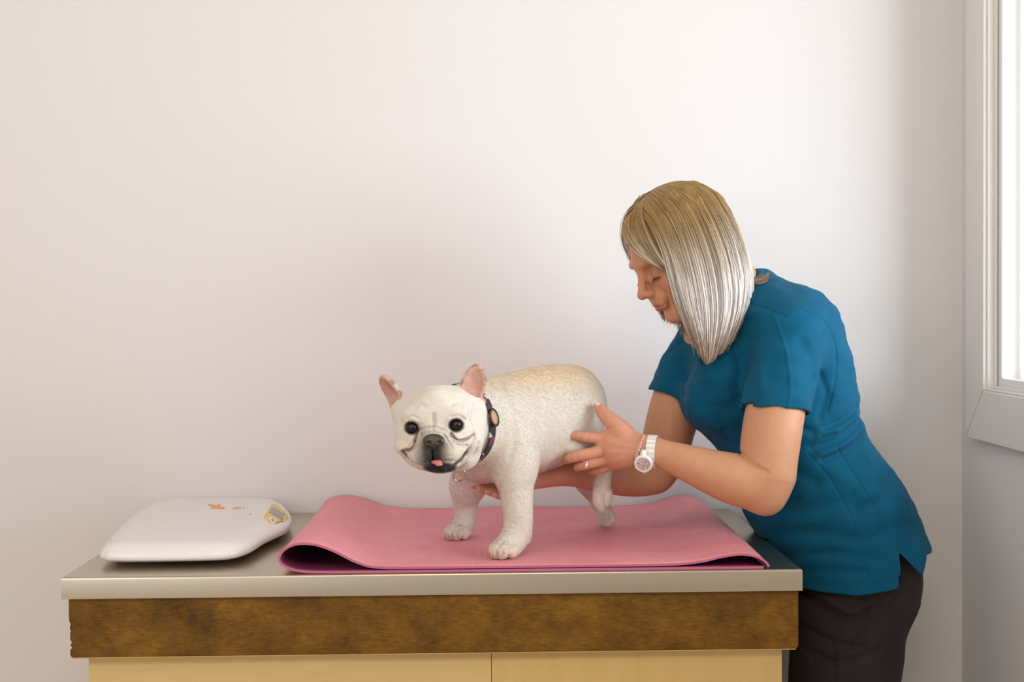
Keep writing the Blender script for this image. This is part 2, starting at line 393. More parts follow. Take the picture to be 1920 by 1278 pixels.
# far foreleg
D.pxchain([(905, 850, 2.47, 42), (882, 893, 2.50, 24), (873, 930, 2.525, 19)], k=.03)
D.pxchain([(872, 925, 2.525, 23), (874, 955, 2.53, 18.5), (872, 978, 2.53, 17), (864, 994, 2.525, 16)], k=.008)
def paw(cx, by, Y, s, ang, n=4, k=.0022, bz=None):
    """toes fanned around the foot; ang = heading of the foot in plan"""
    c = W(cx, by, Y); c[2] = .9608 if bz is None else bz
    f = np.array([math.cos(ang), math.sin(ang), 0]); l = np.array([-f[1], f[0], 0]); claws = []
    D.ell(c + np.array([0, 0, .016 * s]) - f * .006 * s, (.017 * s, .019 * s, .015 * s), None, k=.008)
    for i, (u, fr, r) in enumerate(((-1.55, .007, .0088), (-.55, .019, .0098), (.5, .019, .0098), (1.5, .006, .0088))):
        b = c + l * u * .0105 * s + f * fr * s
        D.chain([(*(b - f * .012 * s + [0, 0, .017 * s]), r * s), (*(b + [0, 0, .0125 * s]), r * s * 1.02), (*(b + f * .006 * s + [0, 0, .0085 * s]), r * s * .85)], k=k, sub=1)
        if i < 3: GAPS.append(c + l * (u + .5) * .0105 * s + f * (fr + .011) * s + np.array([0, 0, .010 * s]))
        claws.append((b + f * .0125 * s + [0, 0, .008 * s], f))
    return claws
CL = []; GAPS = []
CL += paw(949, 1046, 2.322, 1.08, math.radians(-118))
CL += paw(860, 1009, 2.515, 1.0, math.radians(-112))
# near hind leg, lifted: thigh, knee, shank, hanging foot
D.pxell(1088, 798, 2.475, (34, 40, 50), rotm('Y', 10), k=.03)
D.pxchain([(1092, 812, 2.465, 36), (1082, 834, 2.435, 15), (1070, 836, 2.425, 11)], k=.012)
D.pxchain([(1076, 835, 2.447, 15), (1108, 852, 2.47, 14), (1133, 868, 2.49, 11)], k=.008)
D.pxchain([(1133, 868, 2.49, 12), (1131, 895, 2.49, 12.5), (1128, 918, 2.49, 14.5)], k=.006)
D.pxchain([(1124, 920, 2.488, 12), (1122, 938, 2.482, 11), (1127, 951, 2.482, 8)], k=.004, sub=2)
D.pxchain([(1135, 918, 2.492, 11), (1138, 932, 2.486, 10), (1137, 944, 2.486, 7)], k=.003, sub=2)
# far hind leg standing on the mat
D.pxchain([(1085, 800, 2.58, 44), (1088, 860, 2.59, 30), (1100, 905, 2.61, 17), (1118, 932, 2.625, 11), (1131, 955, 2.622, 12)], k=.014)
D.pxell(1136, 966, 2.618, (16, 17, 14), k=.008)
for x, y, o in ((1126, 978, -.004), (1136, 980, -.010), (1146, 975, -.004)):
    D.pxchain([(x, y - 10, 2.615 + o, 8), (x + 1, y + 1, 2.612 + o, 7.6)], k=.003, sub=1)
# tail stub
D.pxchain([(1088, 706, 2.55, 9), (1100, 703, 2.555, 6.5), (1106, 710, 2.56, 4)], k=.008)
# head
def he(x, y, o, rx, ry, rz, k=.012, Rm=None, op=1): D.ell(H(x, y, o), (rx * hs, ry * hs, rz * hs), Rm, k, op)
he(824, 776, 5, 76, 72, 54, k=.03)
he(775, 812, -6, 36, 56, 42); he(866, 812, -4, 42, 56, 47); he(820, 822, -22, 66, 50, 48, k=.02)
he(862, 852, 0, 36, 44, 30, k=.02); he(800, 850, 0, 40, 40, 30, k=.02)
he(779, 779, -52, 26, 18, 18, k=.014); he(850, 774, -50, 27, 18, 18, k=.014)       # brows
he(812, 760, -40, 30, 26, 28, k=.02)
he(789, 847, -72, 25, 29, 27, k=.006); he(843, 844, -70, 34, 30, 29, k=.006)        # flews
he(813, 822, -80, 24, 20, 18, k=.008)                                              # nose pad
he(826, 873, -72, 34, 24, 13, k=.006)                                              # lower jaw
he(758, 838, -34, 17, 26, 14, k=.010); he(880, 828, -30, 22, 28, 16, k=.012)       # cheek folds
EYES = [(772, 801.5, -59, 11.2), (855, 796.5, -58, 11.8)]
for x, y, o, r in EYES: D.ell(H(x, y, o - 7), (r * 1.02 * hs, 12 * hs, r * .88 * hs), None, .006, -1)
# ears
def ear(x, y, o, rz, rx, tilt, yaw, cup):
    Rm = rotm('Z', -yaw) @ rotm('Y', -tilt)
    Rm = (rotm('Y', tilt) @ rotm('Z', yaw)).T
    D.ell(H(x, y, o), (rx * hs, 11 * hs, rz * hs), Rm, .010)
    c = H(x, y, o) + Rm.T @ np.array([0, -9.5 * hs, 1 * hs])
    D.ell(c, ((rx - 5.0) * hs, 12 * hs, (rz - 6) * hs), Rm, .003, -1)
    return Rm
EL = ear(740, 741, 18, 46, 19, -33, -38, 0)
ER = ear(885, 727, 20, 47, 24, 14, 14, 0)
D.pxell(760, 772, YC + 16 * hs, (22, 26, 24), k=.02); D.pxell(876, 768, YC + 22 * hs, (24, 26, 24), k=.02)

# creases and folds of the face, carved into the surface
def crease(px, wd, dep, sign=1): return (line3(px, YC - 60 * hs), wd, dep * sign)
FC = [crease([(846, 812), (853, 820), (862, 824), (874, 823), (886, 816)], .0022, .0045),
      crease([(783, 806), (780, 822), (777, 834), (768, 842), (757, 845)], .0024, .0045),
      crease([(782, 812), (788, 805), (800, 801), (814, 800), (830, 804), (841, 812), (850, 824), (861, 831), (874, 833)], .0018, .0030),
      crease([(789, 822), (794, 812), (806, 807), (818, 807), (832, 811), (840, 822), (848, 834)], .0016, .0016),
      crease([(813, 776), (814, 792), (813, 802)], .0028, .0022),
      crease([(754, 846), (766, 858), (778, 866), (792, 872)], .0020, .0036),
      crease([(838, 875), (850, 869), (862, 860), (873, 847)], .0024, .0042),
      crease([(871, 850), (880, 838), (887, 824), (889, 813)], .0026, .0032), crease([(858, 880), (874, 868), (888, 852), (896, 832)], .0028, .0028),
      crease([(812, 840), (812, 860)], .0014, .0028),
      crease([(884, 760), (878, 785), (884, 800), (880, 812)], .0028, .0020),
      crease([(890, 775), (895, 795), (893, 815)], .0028, .0018),
      crease([(762, 785), (767, 781), (775, 779), (784, 783)], .0018, .0014),
      crease([(845, 781), (854, 778), (864, 780), (871, 787)], .0018, .0016),
      crease([(846, 758), (858, 754), (866, 762)], .003, .0012), crease([(778, 762), (788, 757), (797, 762)], .003, .0012),
      crease([(853, 826), (864, 829), (872, 829)], .0024, .0026, -1),
      crease([(787, 808), (800, 804), (815, 803), (832, 808), (843, 816)], .0022, .0018, -1)]
FCb = H(815, 800, 0); Yf = FCb[1]
def face_post(P, d):
    m = (P[:, 1] < Yf - 8 * hs) & (P[:, 0] < H(912, 800, 0)[0]) & (P[:, 2] > H(800, 900, 0)[2]) & (np.abs(d) < .02)
    if not m.any(): return d
    d = d.copy(); q = P[m][:, [0, 2]]; fade = np.clip((Yf - 8 * hs - P[m, 1]) / (14 * hs), 0, 1); a = creases(q, FC)
    # (folds deepened slightly)
    a *= 1.35
    # mouth opening above the lower jaw
    d[m] += a * fade + .0005 * bnoise(P[m], 130, 4) * fade
    return d
D.post.append(face_post)
# open mouth slit
D.chain([(*H(795, 869, -96), 3.4 * hs), (*H(818, 869, -100), 5.5 * hs), (*H(846, 866, -92), 4.5 * hs), (*H(864, 856, -70), 2.5 * hs)], k=.003, op=-1)
SH = [(line3([(938, 722), (956, 760), (962, 810), (955, 850)], 2.38), .007, .0020), (line3([(1062, 745), (1062, 800), (1050, 835)], 2.42), .008, .0018),
      (line3([(1000, 895), (1012, 850), (1000, 800)], 2.4), .012, .0015)]
def body_post(P, d):
    m = (P[:, 1] < 2.46) & (np.abs(d) < .02) & (P[:, 0] > W(915, 800, 2.4)[0])
    d = d + .0009 * bnoise(P, 55)
    if m.any():
        d[m] += creases(P[m][:, [0, 2]], SH)
    return d
D.post.append(body_post)
V, Q = polygonise(D, (W(700, 800, 2.2)[0] - .01, 2.10, .955), (W(1160, 800, 2.7)[0] + .02, 2.72, W(900, 670, 2.3)[2] + .02), .0016)
# coat: cream, tan along the back, dark muzzle, pink skin inside the ears and on the chest
C = np.tile(np.array([.785, .725, .65]), (len(V), 1))
topz = V[:, 2]
tan = np.clip((topz - W(1000, 745, 2.45)[2]) / .04, 0, 1) * np.clip((V[:, 1] - 2.31) / .06, 0, 1)
C = mixc(C, (.84, .66, .44), tan * .85)
C = mixc(C, (.82, .66, .47), blob(V, H(815, 735, 0), (50 * hs, 70 * hs, 30 * hs), .9) * .45)
C = mixc(C, (.70, .45, .38), blob(V, W(900, 912, 2.38), (.055, .07, .028), .7) * .6)
C = mixc(C, (.68, .42, .38), blob(V, W(1040, 885, 2.42), (.05, .08, .028), .7) * .6)
C = mixc(C, (.70, .45, .38), blob(V, W(1100, 925, 2.6), (.02, .03, .03), .7) * .6)
pep = .5 + .5 * bnoise(V, 900, 3)
mz = blob(V, H(810, 850, -92), (33 * hs, 60 * hs, 41 * hs), .85); C = mixc(C, (.03, .022, .02), np.clip(mz * (1.1 + .4 * pep), 0, 1) * (mz > 0))
mz = blob(V, H(812, 846, -85), (46 * hs, 60 * hs, 46 * hs), .8); C = mixc(C, (.10, .08, .08), np.clip(mz * pep * .8, 0, 1))
mz = blob(V, H(826, 876, -85), (37 * hs, 40 * hs, 12 * hs), .4); C = mixc(C, (.02, .015, .02), np.clip(mz * 1.2, 0, 1))
for x, y, o, r in EYES:
    C = mixc(C, (.05, .035, .03), np.clip(blob(V, H(x, y, o), (r * 1.38 * hs, 40 * hs, r * 1.28 * hs), .28) * 1.2, 0, 1))
    C = mixc(C, (.28, .22, .22), blob(V, H(x + (12 if x < 800 else -12), y - 3, o), (16 * hs, 30 * hs, 12 * hs), .9) * .6)
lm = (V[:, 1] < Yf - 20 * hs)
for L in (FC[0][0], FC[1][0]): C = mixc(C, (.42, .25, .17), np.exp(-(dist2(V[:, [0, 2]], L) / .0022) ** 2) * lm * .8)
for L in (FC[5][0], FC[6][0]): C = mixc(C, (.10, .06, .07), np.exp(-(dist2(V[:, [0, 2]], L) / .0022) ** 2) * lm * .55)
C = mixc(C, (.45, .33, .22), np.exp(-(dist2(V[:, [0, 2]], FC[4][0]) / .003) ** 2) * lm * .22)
for (x, y, o, rz, rx, Rm) in ((740, 741, 18, 46, 19, EL), (885, 727, 20, 47, 24, ER)):
    q = (V - H(x, y, o)) @ Rm.T / hs
    rr_ = np.sqrt((q[:, 0] / rx) ** 2 + (q[:, 2] / rz) ** 2)
    inner = np.clip(1.25 - np.sqrt((q[:, 0] / (rx - 3)) ** 2 + (q[:, 2] / (rz - 4)) ** 2), 0, .25) * 4 * (q[:, 1] < 11) * (q[:, 1] > -14) * (q[:, 1] < 3 + 9 * (rr_ < .62))
    C = mixc(C, (.62, .33, .27), np.clip(inner, 0, 1) * .9)
    rr = np.sqrt((q[:, 0] / rx) ** 2 + (q[:, 2] / rz) ** 2); edge = np.exp(-((rr - .97) / .09) ** 2) * (np.abs(q[:, 1]) < 12)
    C = mixc(C, (.36, .22, .12), edge * np.clip(.35 + .9 * bnoise(V, 160, 2), 0, .8) * (q[:, 2] > -25))
for a, f in CL: C = mixc(C, (.55, .36, .22), blob(V, a - f * .001, (.008, .008, .008), .9) * .35)
for g_ in GAPS: C = mixc(C, (.20, .11, .06), blob(V, g_, (.0035, .010, .010), .8) * .75)
C = mixc(C, (.75, .60, .42), np.clip(1 - np.abs(topz - .972) / .022, 0, 1) * .35)
dbody = mesh_obj('body', V, Q, fur_m, dog, colr=C)
# short coat: fine flat hairs combed over the body
def fur(V, Q, C, n, seed=3):
    r_ = np.random.default_rng(seed); f = Q[r_.integers(0, len(Q), n)]; w_ = r_.dirichlet((1, 1, 1, 1), n)
    p = (V[f] * w_[:, :, None]).sum(1); c = C[f].mean(1); nr = np.cross(V[f[:, 2]] - V[f[:, 0]], V[f[:, 3]] - V[f[:, 1]]); nr /= np.linalg.norm(nr, axis=1, keepdims=True) + 1e-9
    head = np.clip(1 - (np.linalg.norm(p - H(818, 806, 0), axis=1) - .085) / .03, 0, 1)[:, None]
    flow = np.array([.75, .1, -.65]) * (1 - head) + head * (p - H(813, 812, -60)) / (np.linalg.norm(p - H(813, 812, -60), axis=1, keepdims=True))
    flow = flow + r_.normal(size=flow.shape) * .22; flow -= nr * (flow * nr).sum(1, keepdims=True); flow /= np.linalg.norm(flow, axis=1, keepdims=True) + 1e-9
    sd = np.cross(nr, flow); ln = (r_.uniform(.6, 1.2, n) * (.0052 - .0026 * head[:, 0]))[:, None]; wd_ = .00030
    lift = nr * (r_.uniform(.08, .30, n)[:, None]) * ln
    keep = np.ones(n, bool)
    for x, y, o, r in EYES: keep &= np.linalg.norm((p - H(x, y, o))[:, [0, 2]], axis=1) > r * 1.05 * hs
    keep &= ~((np.linalg.norm((p - H(813, 828, -95)), axis=1) < 17 * hs)) & (np.abs(p[:, 2] - .961) > .003)
    A = p - nr * .0002 - sd * wd_; B_ = p - nr * .0002 + sd * wd_; T1 = p + flow * ln * .6 + lift * .75; T2 = p + flow * ln + lift
    A, B_, T1, T2, c = A[keep], B_[keep], T1[keep], T2[keep], c[keep]; m = len(A); sdk = sd[keep] * wd_ * .8
    Vf = np.stack([A, B_, T1 + sdk, T2, T1 - sdk], 1).reshape(-1, 3); i = np.arange(m) * 5
    Ff = np.concatenate([np.stack([i, i + 1, i + 2, i + 4], 1)]); Ft = np.stack([i + 4, i + 2, i + 3], 1)
    cf = np.clip(c * r_.uniform(.86, 1.12, m)[:, None], 0, 1); return Vf, [tuple(q) for q in Ff.tolist()] + [tuple(q) for q in Ft.tolist()], np.repeat(cf, 5, 0)
Vf, Ff, Cf = fur(V, Q, C, 110000)
coat_m, nt, p = new_mat('short_hair', (.8, .7, .6), .7, spec=.15); tinted(nt, p)
co = mesh_obj('coat', Vf, Ff, coat_m, dog, colr=Cf); co['kind'] = 'stuff'

eye_m, nt, p = new_mat('dog_eye', (.006, .004, .004), .04, spec=.5)
iris_m, nt, p = new_mat('dog_iris', (.012, .006, .004), .05); p.inputs['Specular IOR Level'].default_value = .35
wet_m, nt, p = new_mat('dark_wet_nose', (.042, .028, .022), .36, spec=.7); bump(nt, p, noise(nt, coords(nt), 1300, 2), .5, .0006)
tongue_m, nt, p = new_mat('pink_tongue', (.68, .20, .20), .35)
claw_m, nt, p = new_mat('claw', (.45, .30, .20), .4)
def ellmesh(name, c, r, mat, parent, Rm=None, seg=28, ring=18, colr=None):
    th = np.linspace(0, math.pi, ring); ph = np.arange(seg) * 2 * math.pi / seg
    P = np.stack([np.sin(th)[:, None] * np.cos(ph), np.sin(th)[:, None] * np.sin(ph), np.repeat(np.cos(th)[:, None], seg, 1)], -1) * np.asarray(r)
    if Rm is not None: P = P @ Rm
    P = P.reshape(-1, 3) + c; Fc = []
    for i in range(ring - 1):
        for j in range(seg): a = i * seg + j; b = i * seg + (j + 1) % seg; Fc.append((a, a + seg, b + seg, b))
    return mesh_obj(name, P, Fc, mat, parent)
for x, y, o, r in EYES:
    e = ellmesh('eye', H(x, y, o + 2), (r * 1.0 * hs,) * 3, iris_m, dog)
    ellmesh('pupil', H(x + 1.0, y - .5, o - 6.2), (r * .66 * hs, r * .44 * hs, r * .66 * hs), eye_m, e)
NZ = Field()
NZ.ell(H(813, 824, -103), (19 * hs, 8 * hs, 11 * hs), None, .004).ell(H(803, 828, -104), (9 * hs, 8 * hs, 8 * hs), None, .003).ell(H(824, 828, -104), (9 * hs, 8 * hs, 8 * hs), None, .003)
NZ.ell(H(813, 832, -106), (7 * hs, 6 * hs, 8 * hs), None, .003)
NZ.ell(H(803.5, 830, -113), (4.5 * hs, 6 * hs, 3.4 * hs), None, .002, -1).ell(H(824, 830, -113), (4.5 * hs, 6 * hs, 3.4 * hs), None, .002, -1)
NZ.seg(H(813, 826, -114), H(813, 843, -113), .0008, .0008, .002, -1)
c = H(813, 826, -104); V, Q = polygonise(NZ, c - .03, c + .03, .0010); mesh_obj('nose', V, Q, wet_m, dog)
TG = Field(); TG.ell(H(819, 866, -98), (10 * hs, 10 * hs, 4.0 * hs), rotm('Y', 0), .002); TG.ell(H(823, 870, -105), (7 * hs, 6 * hs, 3.4 * hs), None, .003)
TG.seg(H(819, 861, -110), H(823, 868, -113), .0006, .0006, .002, -1)
c = H(819, 866, -98); V, Q = polygonise(TG, c - .024, c + .024, .0010); mesh_obj('tongue', V, Q, tongue_m, dog)
for a, f in CL:
    tube('claw', [a - f * .003 + [0, 0, .001], a + f * .003, a + f * .0055 - [0, 0, .0045]], [.0024, .0019, .0006], claw_m, dog, n=8, sides=6)

# collar with its ring and buckle
web_m, nt, p = new_mat('patterned_collar_webbing', (.03, .03, .04), .7)
vo = N(nt, 'ShaderNodeTexVoronoi'); vo.inputs['Scale'].default_value = 95; g_ = coords(nt); nt.links.new(g_, vo.inputs['Vector'])
cr = ramp(nt, N(nt, 'ShaderNodeSeparateColor').outputs[0], [(0, (0, 0, 0)), (1, (1, 1, 1))])
sc_ = [n for n in nt.nodes if n.bl_idname == 'ShaderNodeSeparateColor'][0]; nt.links.new(vo.outputs['Color'], sc_.inputs[0])
rp = [n for n in nt.nodes if n.bl_idname == 'ShaderNodeValToRGB'][0]; rp.color_ramp.interpolation = 'CONSTANT'
e = rp.color_ramp.elements; e[0].color = (.02, .02, .025, 1); e[1].position = .45; e[1].color = (.22, .03, .10, 1)
for ps, cc in ((.62, (.45, .55, .55, 1)), (.75, (.40, .22, .10, 1)), (.85, (.03, .03, .04, 1))): q = e.new(ps); q.color = cc
nt.links.new(cr, p.inputs['Base Color'])
chrome_m, _, _ = new_mat('polished_metal', (.42, .41, .40), .22, 1)
cc = W(866, 798, 2.335); nrm = np.array([.60, .79, .10]); nrm /= np.linalg.norm(nrm); uu = np.array([.79, -.60, 0]); vv = np.cross(nrm, uu); vv = vv if vv[2] > 0 else -vv
def surf_out(c, dirn, lo=.03, hi=.12):
    """distance from c along dirn to the dog's surface"""
    t = np.linspace(lo, hi, 180); d = D.eval(c + t[:, None] * dirn, post=False); i = np.nonzero(d < 0)[0]
    return t[i[-1]] if len(i) else lo
ang = np.arange(72) * 2 * math.pi / 72; rad = []
for a in ang:
    dn = math.cos(a) * uu + math.sin(a) * vv; rad.append(surf_out(cc, dn, .03, .088))
rad = np.array(rad); 
for _ in range(6): rad = np.maximum(rad, (np.roll(rad, 1) + rad + np.roll(rad, -1)) / 3)
rad = np.minimum(rad, .079) + .0015
V = []; 
for off in (0, .0028):
    for hw in (-.0075, .0075):
        V.append(cc + (rad + off)[:, None] * (np.cos(ang)[:, None] * uu + np.sin(ang)[:, None] * vv) + hw * nrm)
V = np.concatenate(V); n_ = 72; Fc = []
for i in range(n_):
    j = (i + 1) % n_
    for a, b in ((0, 1), (1, 3), (3, 2), (2, 0)): Fc.append((a * n_ + i, a * n_ + j, b * n_ + j, b * n_ + i))
collar = mesh_obj('collar', V, Fc, web_m, dog, smooth=False); tag(collar, 'dark patterned collar with plum and pale blue blotches')
a0 = math.radians(-62)
def on_collar(a, dr): 
    r_ = np.interp(a % (2 * math.pi), ang, rad); return cc + (r_ + dr) * (math.cos(a) * uu + math.sin(a) * vv)
rc = W(861, 891, on_collar(a0, .006)[1] - .006)
th = np.arange(32) * 2 * math.pi / 32
ringp = np.array([rc + .0105 * (math.cos(t) * np.array([.95, .25, 0]) + math.sin(t) * np.array([.1, -.15, .98])) for t in th])
rg = tube('tag_ring', ringp, .0016, chrome_m, collar, closed=True)
bk_m, _, _ = new_mat('tan_buckle', (.5, .27, .12), .5); blk_m, _, _ = new_mat('black_plastic', (.015, .016, .02), .35)
ab = math.radians(14); bc = on_collar(ab, .006)
dn = math.cos(ab) * uu + math.sin(ab) * vv; tg = -math.sin(ab) * uu + math.cos(ab) * vv
Rb = np.array([tg, nrm, dn])
ellmesh('buckle', bc, (.013, .0085, .0035), bk_m, collar, Rb)
th = np.arange(28) * 2 * math.pi / 28
tube('buckle_frame', np.array([bc + dn * .001 + .0145 * math.cos(t) * tg + .0098 * math.sin(t) * nrm for t in th]), .0018, blk_m, collar, closed=True)

# ------------------------------------------------------------------ the woman
skin_m, nt, p = new_mat('skin', (.7, .4, .28), .5, spec=.35)
p.inputs['Subsurface Weight'].default_value = .12; p.inputs['Subsurface Radius'].default_value = (.02, .008, .004); p.inputs['Subsurface Scale'].default_value = .6
tc = tinted(nt, p)
sp = noise(nt, coords(nt), 55, 5, .6)
mxr = N(nt, 'ShaderNodeMix', data_type='RGBA', blend_type='MULTIPLY'); mxr.inputs[0].default_value = .6
nt.links.new(tc, mxr.inputs[6]); nt.links.new(ramp(nt, sp, [(.3, (.88, .82, .80)), (.7, (1, 1, 1))]), mxr.inputs[7]); nt.links.new(mxr.outputs[2], p.inputs['Base Color'])
bump(nt, p, noise(nt, coords(nt), 900, 3), .12, .0008)
def cloth(name, base, dark, sc=1600):
    m, nt, p = new_mat(name, base, .85, spec=.15); p.inputs['Sheen Weight'].default_value = .03
    v = coords(nt); n = noise(nt, v, sc, 2); n2 = noise(nt, v, 14, 4)
    nt.links.new(ramp(nt, n2, [(.3, dark), (.7, base)]), p.inputs['Base Color']); bump(nt, p, n, .3, .0006); return m
scrub_m = cloth('teal_scrub_cotton', (.0015, .098, .190), (.0015, .082, .160))
pants_m = cloth('charcoal_trouser_cotton', (.036, .028, .032), (.028, .021, .025))
shoe_m, _, _ = new_mat('black_shoe', (.02, .02, .022), .5)

wom = empty('person', (W(1600, 1100, 2.56)[0], 2.56, 0)); bpy.context.view_layer.update()
tag(wom, "person in a teal scrub top bending over the dog and holding its leg", 'person')

# head frame: forward, lateral (away from the camera), up
hf = np.array([-.84, -.27, -.47]); hf /= np.linalg.norm(hf)
hu = np.array([-.46, -.10, .88]); hu -= hf * (hu @ hf); hu /= np.linalg.norm(hu); hr = np.cross(hf, hu)
HC = W(1284, 470, 2.50); HR = np.stack([hf, hr, hu])
def L(f, r, u): return HC + f * hf + r * hr + u * hu
B = Field()
def be(f, r, u, rf, rr, ru, k=.012, op=1): B.ell(L(f, r, u), (rf, rr, ru), HR, k, op)
def bs(a, b, ra, rb, k=.008, op=1): B.seg(L(*a), L(*b), ra, rb, k, op)
be(-.004, 0, .032, .098, .074, .086)
be(.036, 0, -.028, .056, .056, .076, .02)
be(.073, 0, -.093, .018, .021, .015, .022)
for s in (-1, 1):
    bs((-.005, s * .050, -.050), (.066, s * .016, -.092), .015, .013, .02)
    be(.064, s * .036, -.024, .022, .022, .024, .015)
    be(.020, s * .058, -.02, .03, .012, .04, .02)
bs((.0905, -.030, .020), (.0905, .030, .020), .009, .009, .014)
for s in (-1, 1): be(.097, s * .030, -.002, .013, .017, .011, .012, -1)
for s in (-1, 1): be(.0775, s * .031, -.004, .0135, .0145, .0125, .004)
bs((.092, 0, .012), (.1125, 0, -.029), .0065, .0085, .010)
be(.1125, 0, -.031, .0105, .0095, .0085, .005)
for s in (-1, 1): be(.104, s * .0125, -.034, .0095, .0065, .007, .005)
for s in (-1, 1): be(.108, s * .0065, -.040, .004, .003, .003, .002, -1)
be(.090, 0, -.052, .012, .026, .018, .012)
bs((.093, -.019, -.0615), (.0990, 0, -.0590), .0033, .0046, .005); bs((.093, .019, -.0615), (.0990, 0, -.0590), .0033, .0046, .005)
bs((.091, -.017, -.0665), (.0970, 0, -.0672), .0034, .0050, .005); bs((.091, .017, -.0665), (.0970, 0, -.0672), .0034, .0050, .005)
bs((.092, -.024, -.0628), (.103, 0, -.0628), .0012, .0012, .002, -1); bs((.092, .024, -.0628), (.103, 0, -.0628), .0012, .0012, .002, -1)
for s in (-1, 1):
    be(-.012, s * .074, -.012, .019, .006, .030, .006)
# neck, chest, trunk core
nb = W(1405, 590, 2.555)
B.seg(L(-.035, 0, -.03), nb, .056, .058, .03)
B.pxchain([(1385, 605, 2.55, 60), (1440, 700, 2.56, 96), (1500, 830, 2.56, 92), (1570, 980, 2.57, 92)], k=.03)
B.pxchain([(1330, 640, 2.66, 52), (1400, 610, 2.55, 66), (1462, 620, 2.44, 52)], k=.03)
# near arm
B.pxchain([(1472, 635, 2.43, 42), (1464, 720, 2.39, 47), (1450, 790, 2.36, 52), (1440, 865, 2.345, 50), (1432, 912, 2.34, 43)], k=.012)
B.pxchain([(1432, 912, 2.34, 43), (1385, 900, 2.34, 45), (1340, 886, 2.345, 39), (1290, 868, 2.355, 31), (1245, 852, 2.37, 24), (1216, 842, 2.38, 21.5)], k=.010)
B.pxchain([(1440, 900, 2.34, 38), (1437, 937, 2.335, 23)], k=.03)
# near hand
B.pxchain([(1216, 842, 2.38, 21.5), (1196, 842, 2.385, 22), (1178, 842, 2.392, 20)], k=.012)
for tip in ((1128, 822, 2.405, 12.5), (1132, 840, 2.402, 13), (1138, 857, 2.41, 12.5), (1146, 869, 2.425, 11)):
    B.pxchain([(1200, 842, 2.388, 17), (1172, (842 + tip[1]) / 2, 2.392, 16), tip], k=.014, sub=2)
FG = [[(1130, 821, 2.404, 11.5), (1108, 820, 2.402, 10), (1086, 817, 2.408, 9.6), (1063, 814, 2.418, 8)],
      [(1132, 843, 2.402, 12), (1110, 849, 2.396, 10.5), (1089, 853, 2.396, 10.5), (1071, 858, 2.405, 9.6), (1062, 862, 2.425, 7.5)],
      [(1138, 860, 2.41, 11.5), (1118, 866, 2.402, 10), (1100, 870, 2.402, 9.8), (1086, 874, 2.415, 8.8), (1082, 877, 2.43, 7)],
      [(1147, 870, 2.425, 10), (1132, 877, 2.42, 8.8), (1118, 881, 2.425, 8.2), (1108, 883, 2.44, 6.5)]]
for fg in FG: B.pxchain(fg, k=.0022, sub=2)
B.pxchain([(1186, 826, 2.392, 15), (1160, 803, 2.395, 15), (1147, 789, 2.40, 11), (1133, 776, 2.41, 9.5), (1121, 761, 2.43, 7.5)], k=.010, sub=2)
B.pxchain([(1165, 805, 2.395, 12), (1140, 818, 2.405, 9)], k=.014, sub=1)
# far arm, reaching under the dog
B.pxchain([(1325, 640, 2.68, 48), (1285, 720, 2.68, 47), (1262, 780, 2.67, 45), (1244, 850, 2.655, 42), (1226, 888, 2.64, 36)], k=.012)
B.pxchain([(1226, 888, 2.64, 36), (1185, 894, 2.62, 34), (1130, 893, 2.58, 29), (1080, 886, 2.54, 24), (1035, 889, 2.50, 20), (1010, 892, 2.485, 19)], k=.010)
B.pxchain([(1010, 892, 2.485, 19), (975, 898, 2.46, 19), (952, 902, 2.445, 17)], k=.012)
for fg in ([(962, 898, 2.475, 10), (935, 905, 2.475, 9.5), (910, 907, 2.47, 9), (889, 909, 2.465, 7.5)],
           [(962, 902, 2.45, 10.5), (938, 911, 2.445, 9.5), (917, 917, 2.44, 9), (901, 915, 2.435, 7.5)],
           [(965, 904, 2.43, 10.5), (948, 916, 2.425, 9.5), (932, 922, 2.42, 9), (916, 921, 2.415, 7.5)],
           [(970, 905, 2.41, 10), (957, 918, 2.405, 9), (944, 927, 2.40, 8.5), (930, 927, 2.395, 7)],
           [(990, 890, 2.46, 11), (972, 882, 2.50, 10), (952, 880, 2.51, 8.5)]):
    B.pxchain(fg, k=.003, sub=2)
CR = [(line3([(1392, 852), (1408, 868), (1430, 880)], 2.33), .004, .003), (line3([(1150, 797), (1140, 806)], 2.39), .003, .0012)]
TN = [(line3([(1190, 836), (1135, 826)], 2.39), .004, -.0010), (line3([(1190, 845), (1140, 847)], 2.39), .004, -.0010), (line3([(1186, 853), (1146, 862)], 2.39), .004, -.0008)]
def skin_post(P, d):
    m = (np.abs(d) < .015) & (P[:, 1] < 2.46) & (P[:, 2] < 1.25)
    if m.any():
        d = d.copy(); d[m] += creases(P[m][:, [0, 2]], CR + TN)
    return d
B.post.append(skin_post)
V, Q = polygonise(B, (W(870, 900, 2.46)[0], 2.29, W(1500, 1060, 2.5)[2]), (W(1620, 700, 2.5)[0], 2.79, W(1284, 355, 2.5)[2] + .03), .0018)
C = np.tile(np.array([.60, .305, .175]), (len(V), 1))
q = (V - HC) @ HR.T
face = np.clip((q[:, 0] + .02) / .03, 0, 1) * (q[:, 2] > -.13) * (V[:, 2] > W(1300, 640, 2.5)[2])
C = mixc(C, (.60, .285, .17), face * .6)
for s in (-1, 1): C = mixc(C, (.62, .24, .17), blob(q, (.075, s * .042, -.03), (.03, .025, .025), .9) * .35)
C = mixc(C, (.42, .12, .10), blob(q, (.102, 0, -.063), (.014, .022, .0105), .4) * .8)
C = mixc(C, (.62, .25, .18), blob(q, (.118, 0, -.032), (.014, .014, .014), .9) * .4)
for s in (-1, 1):
    C = mixc(C, (.36, .22, .12), blob(q, (.096, s * .030, .0185), (.014, .020, .0042), .8) * .6)
    C = mixc(C, (.42, .20, .14), blob(q, (.092, s * .031, -.002), (.012, .018, .010), .9) * .4)
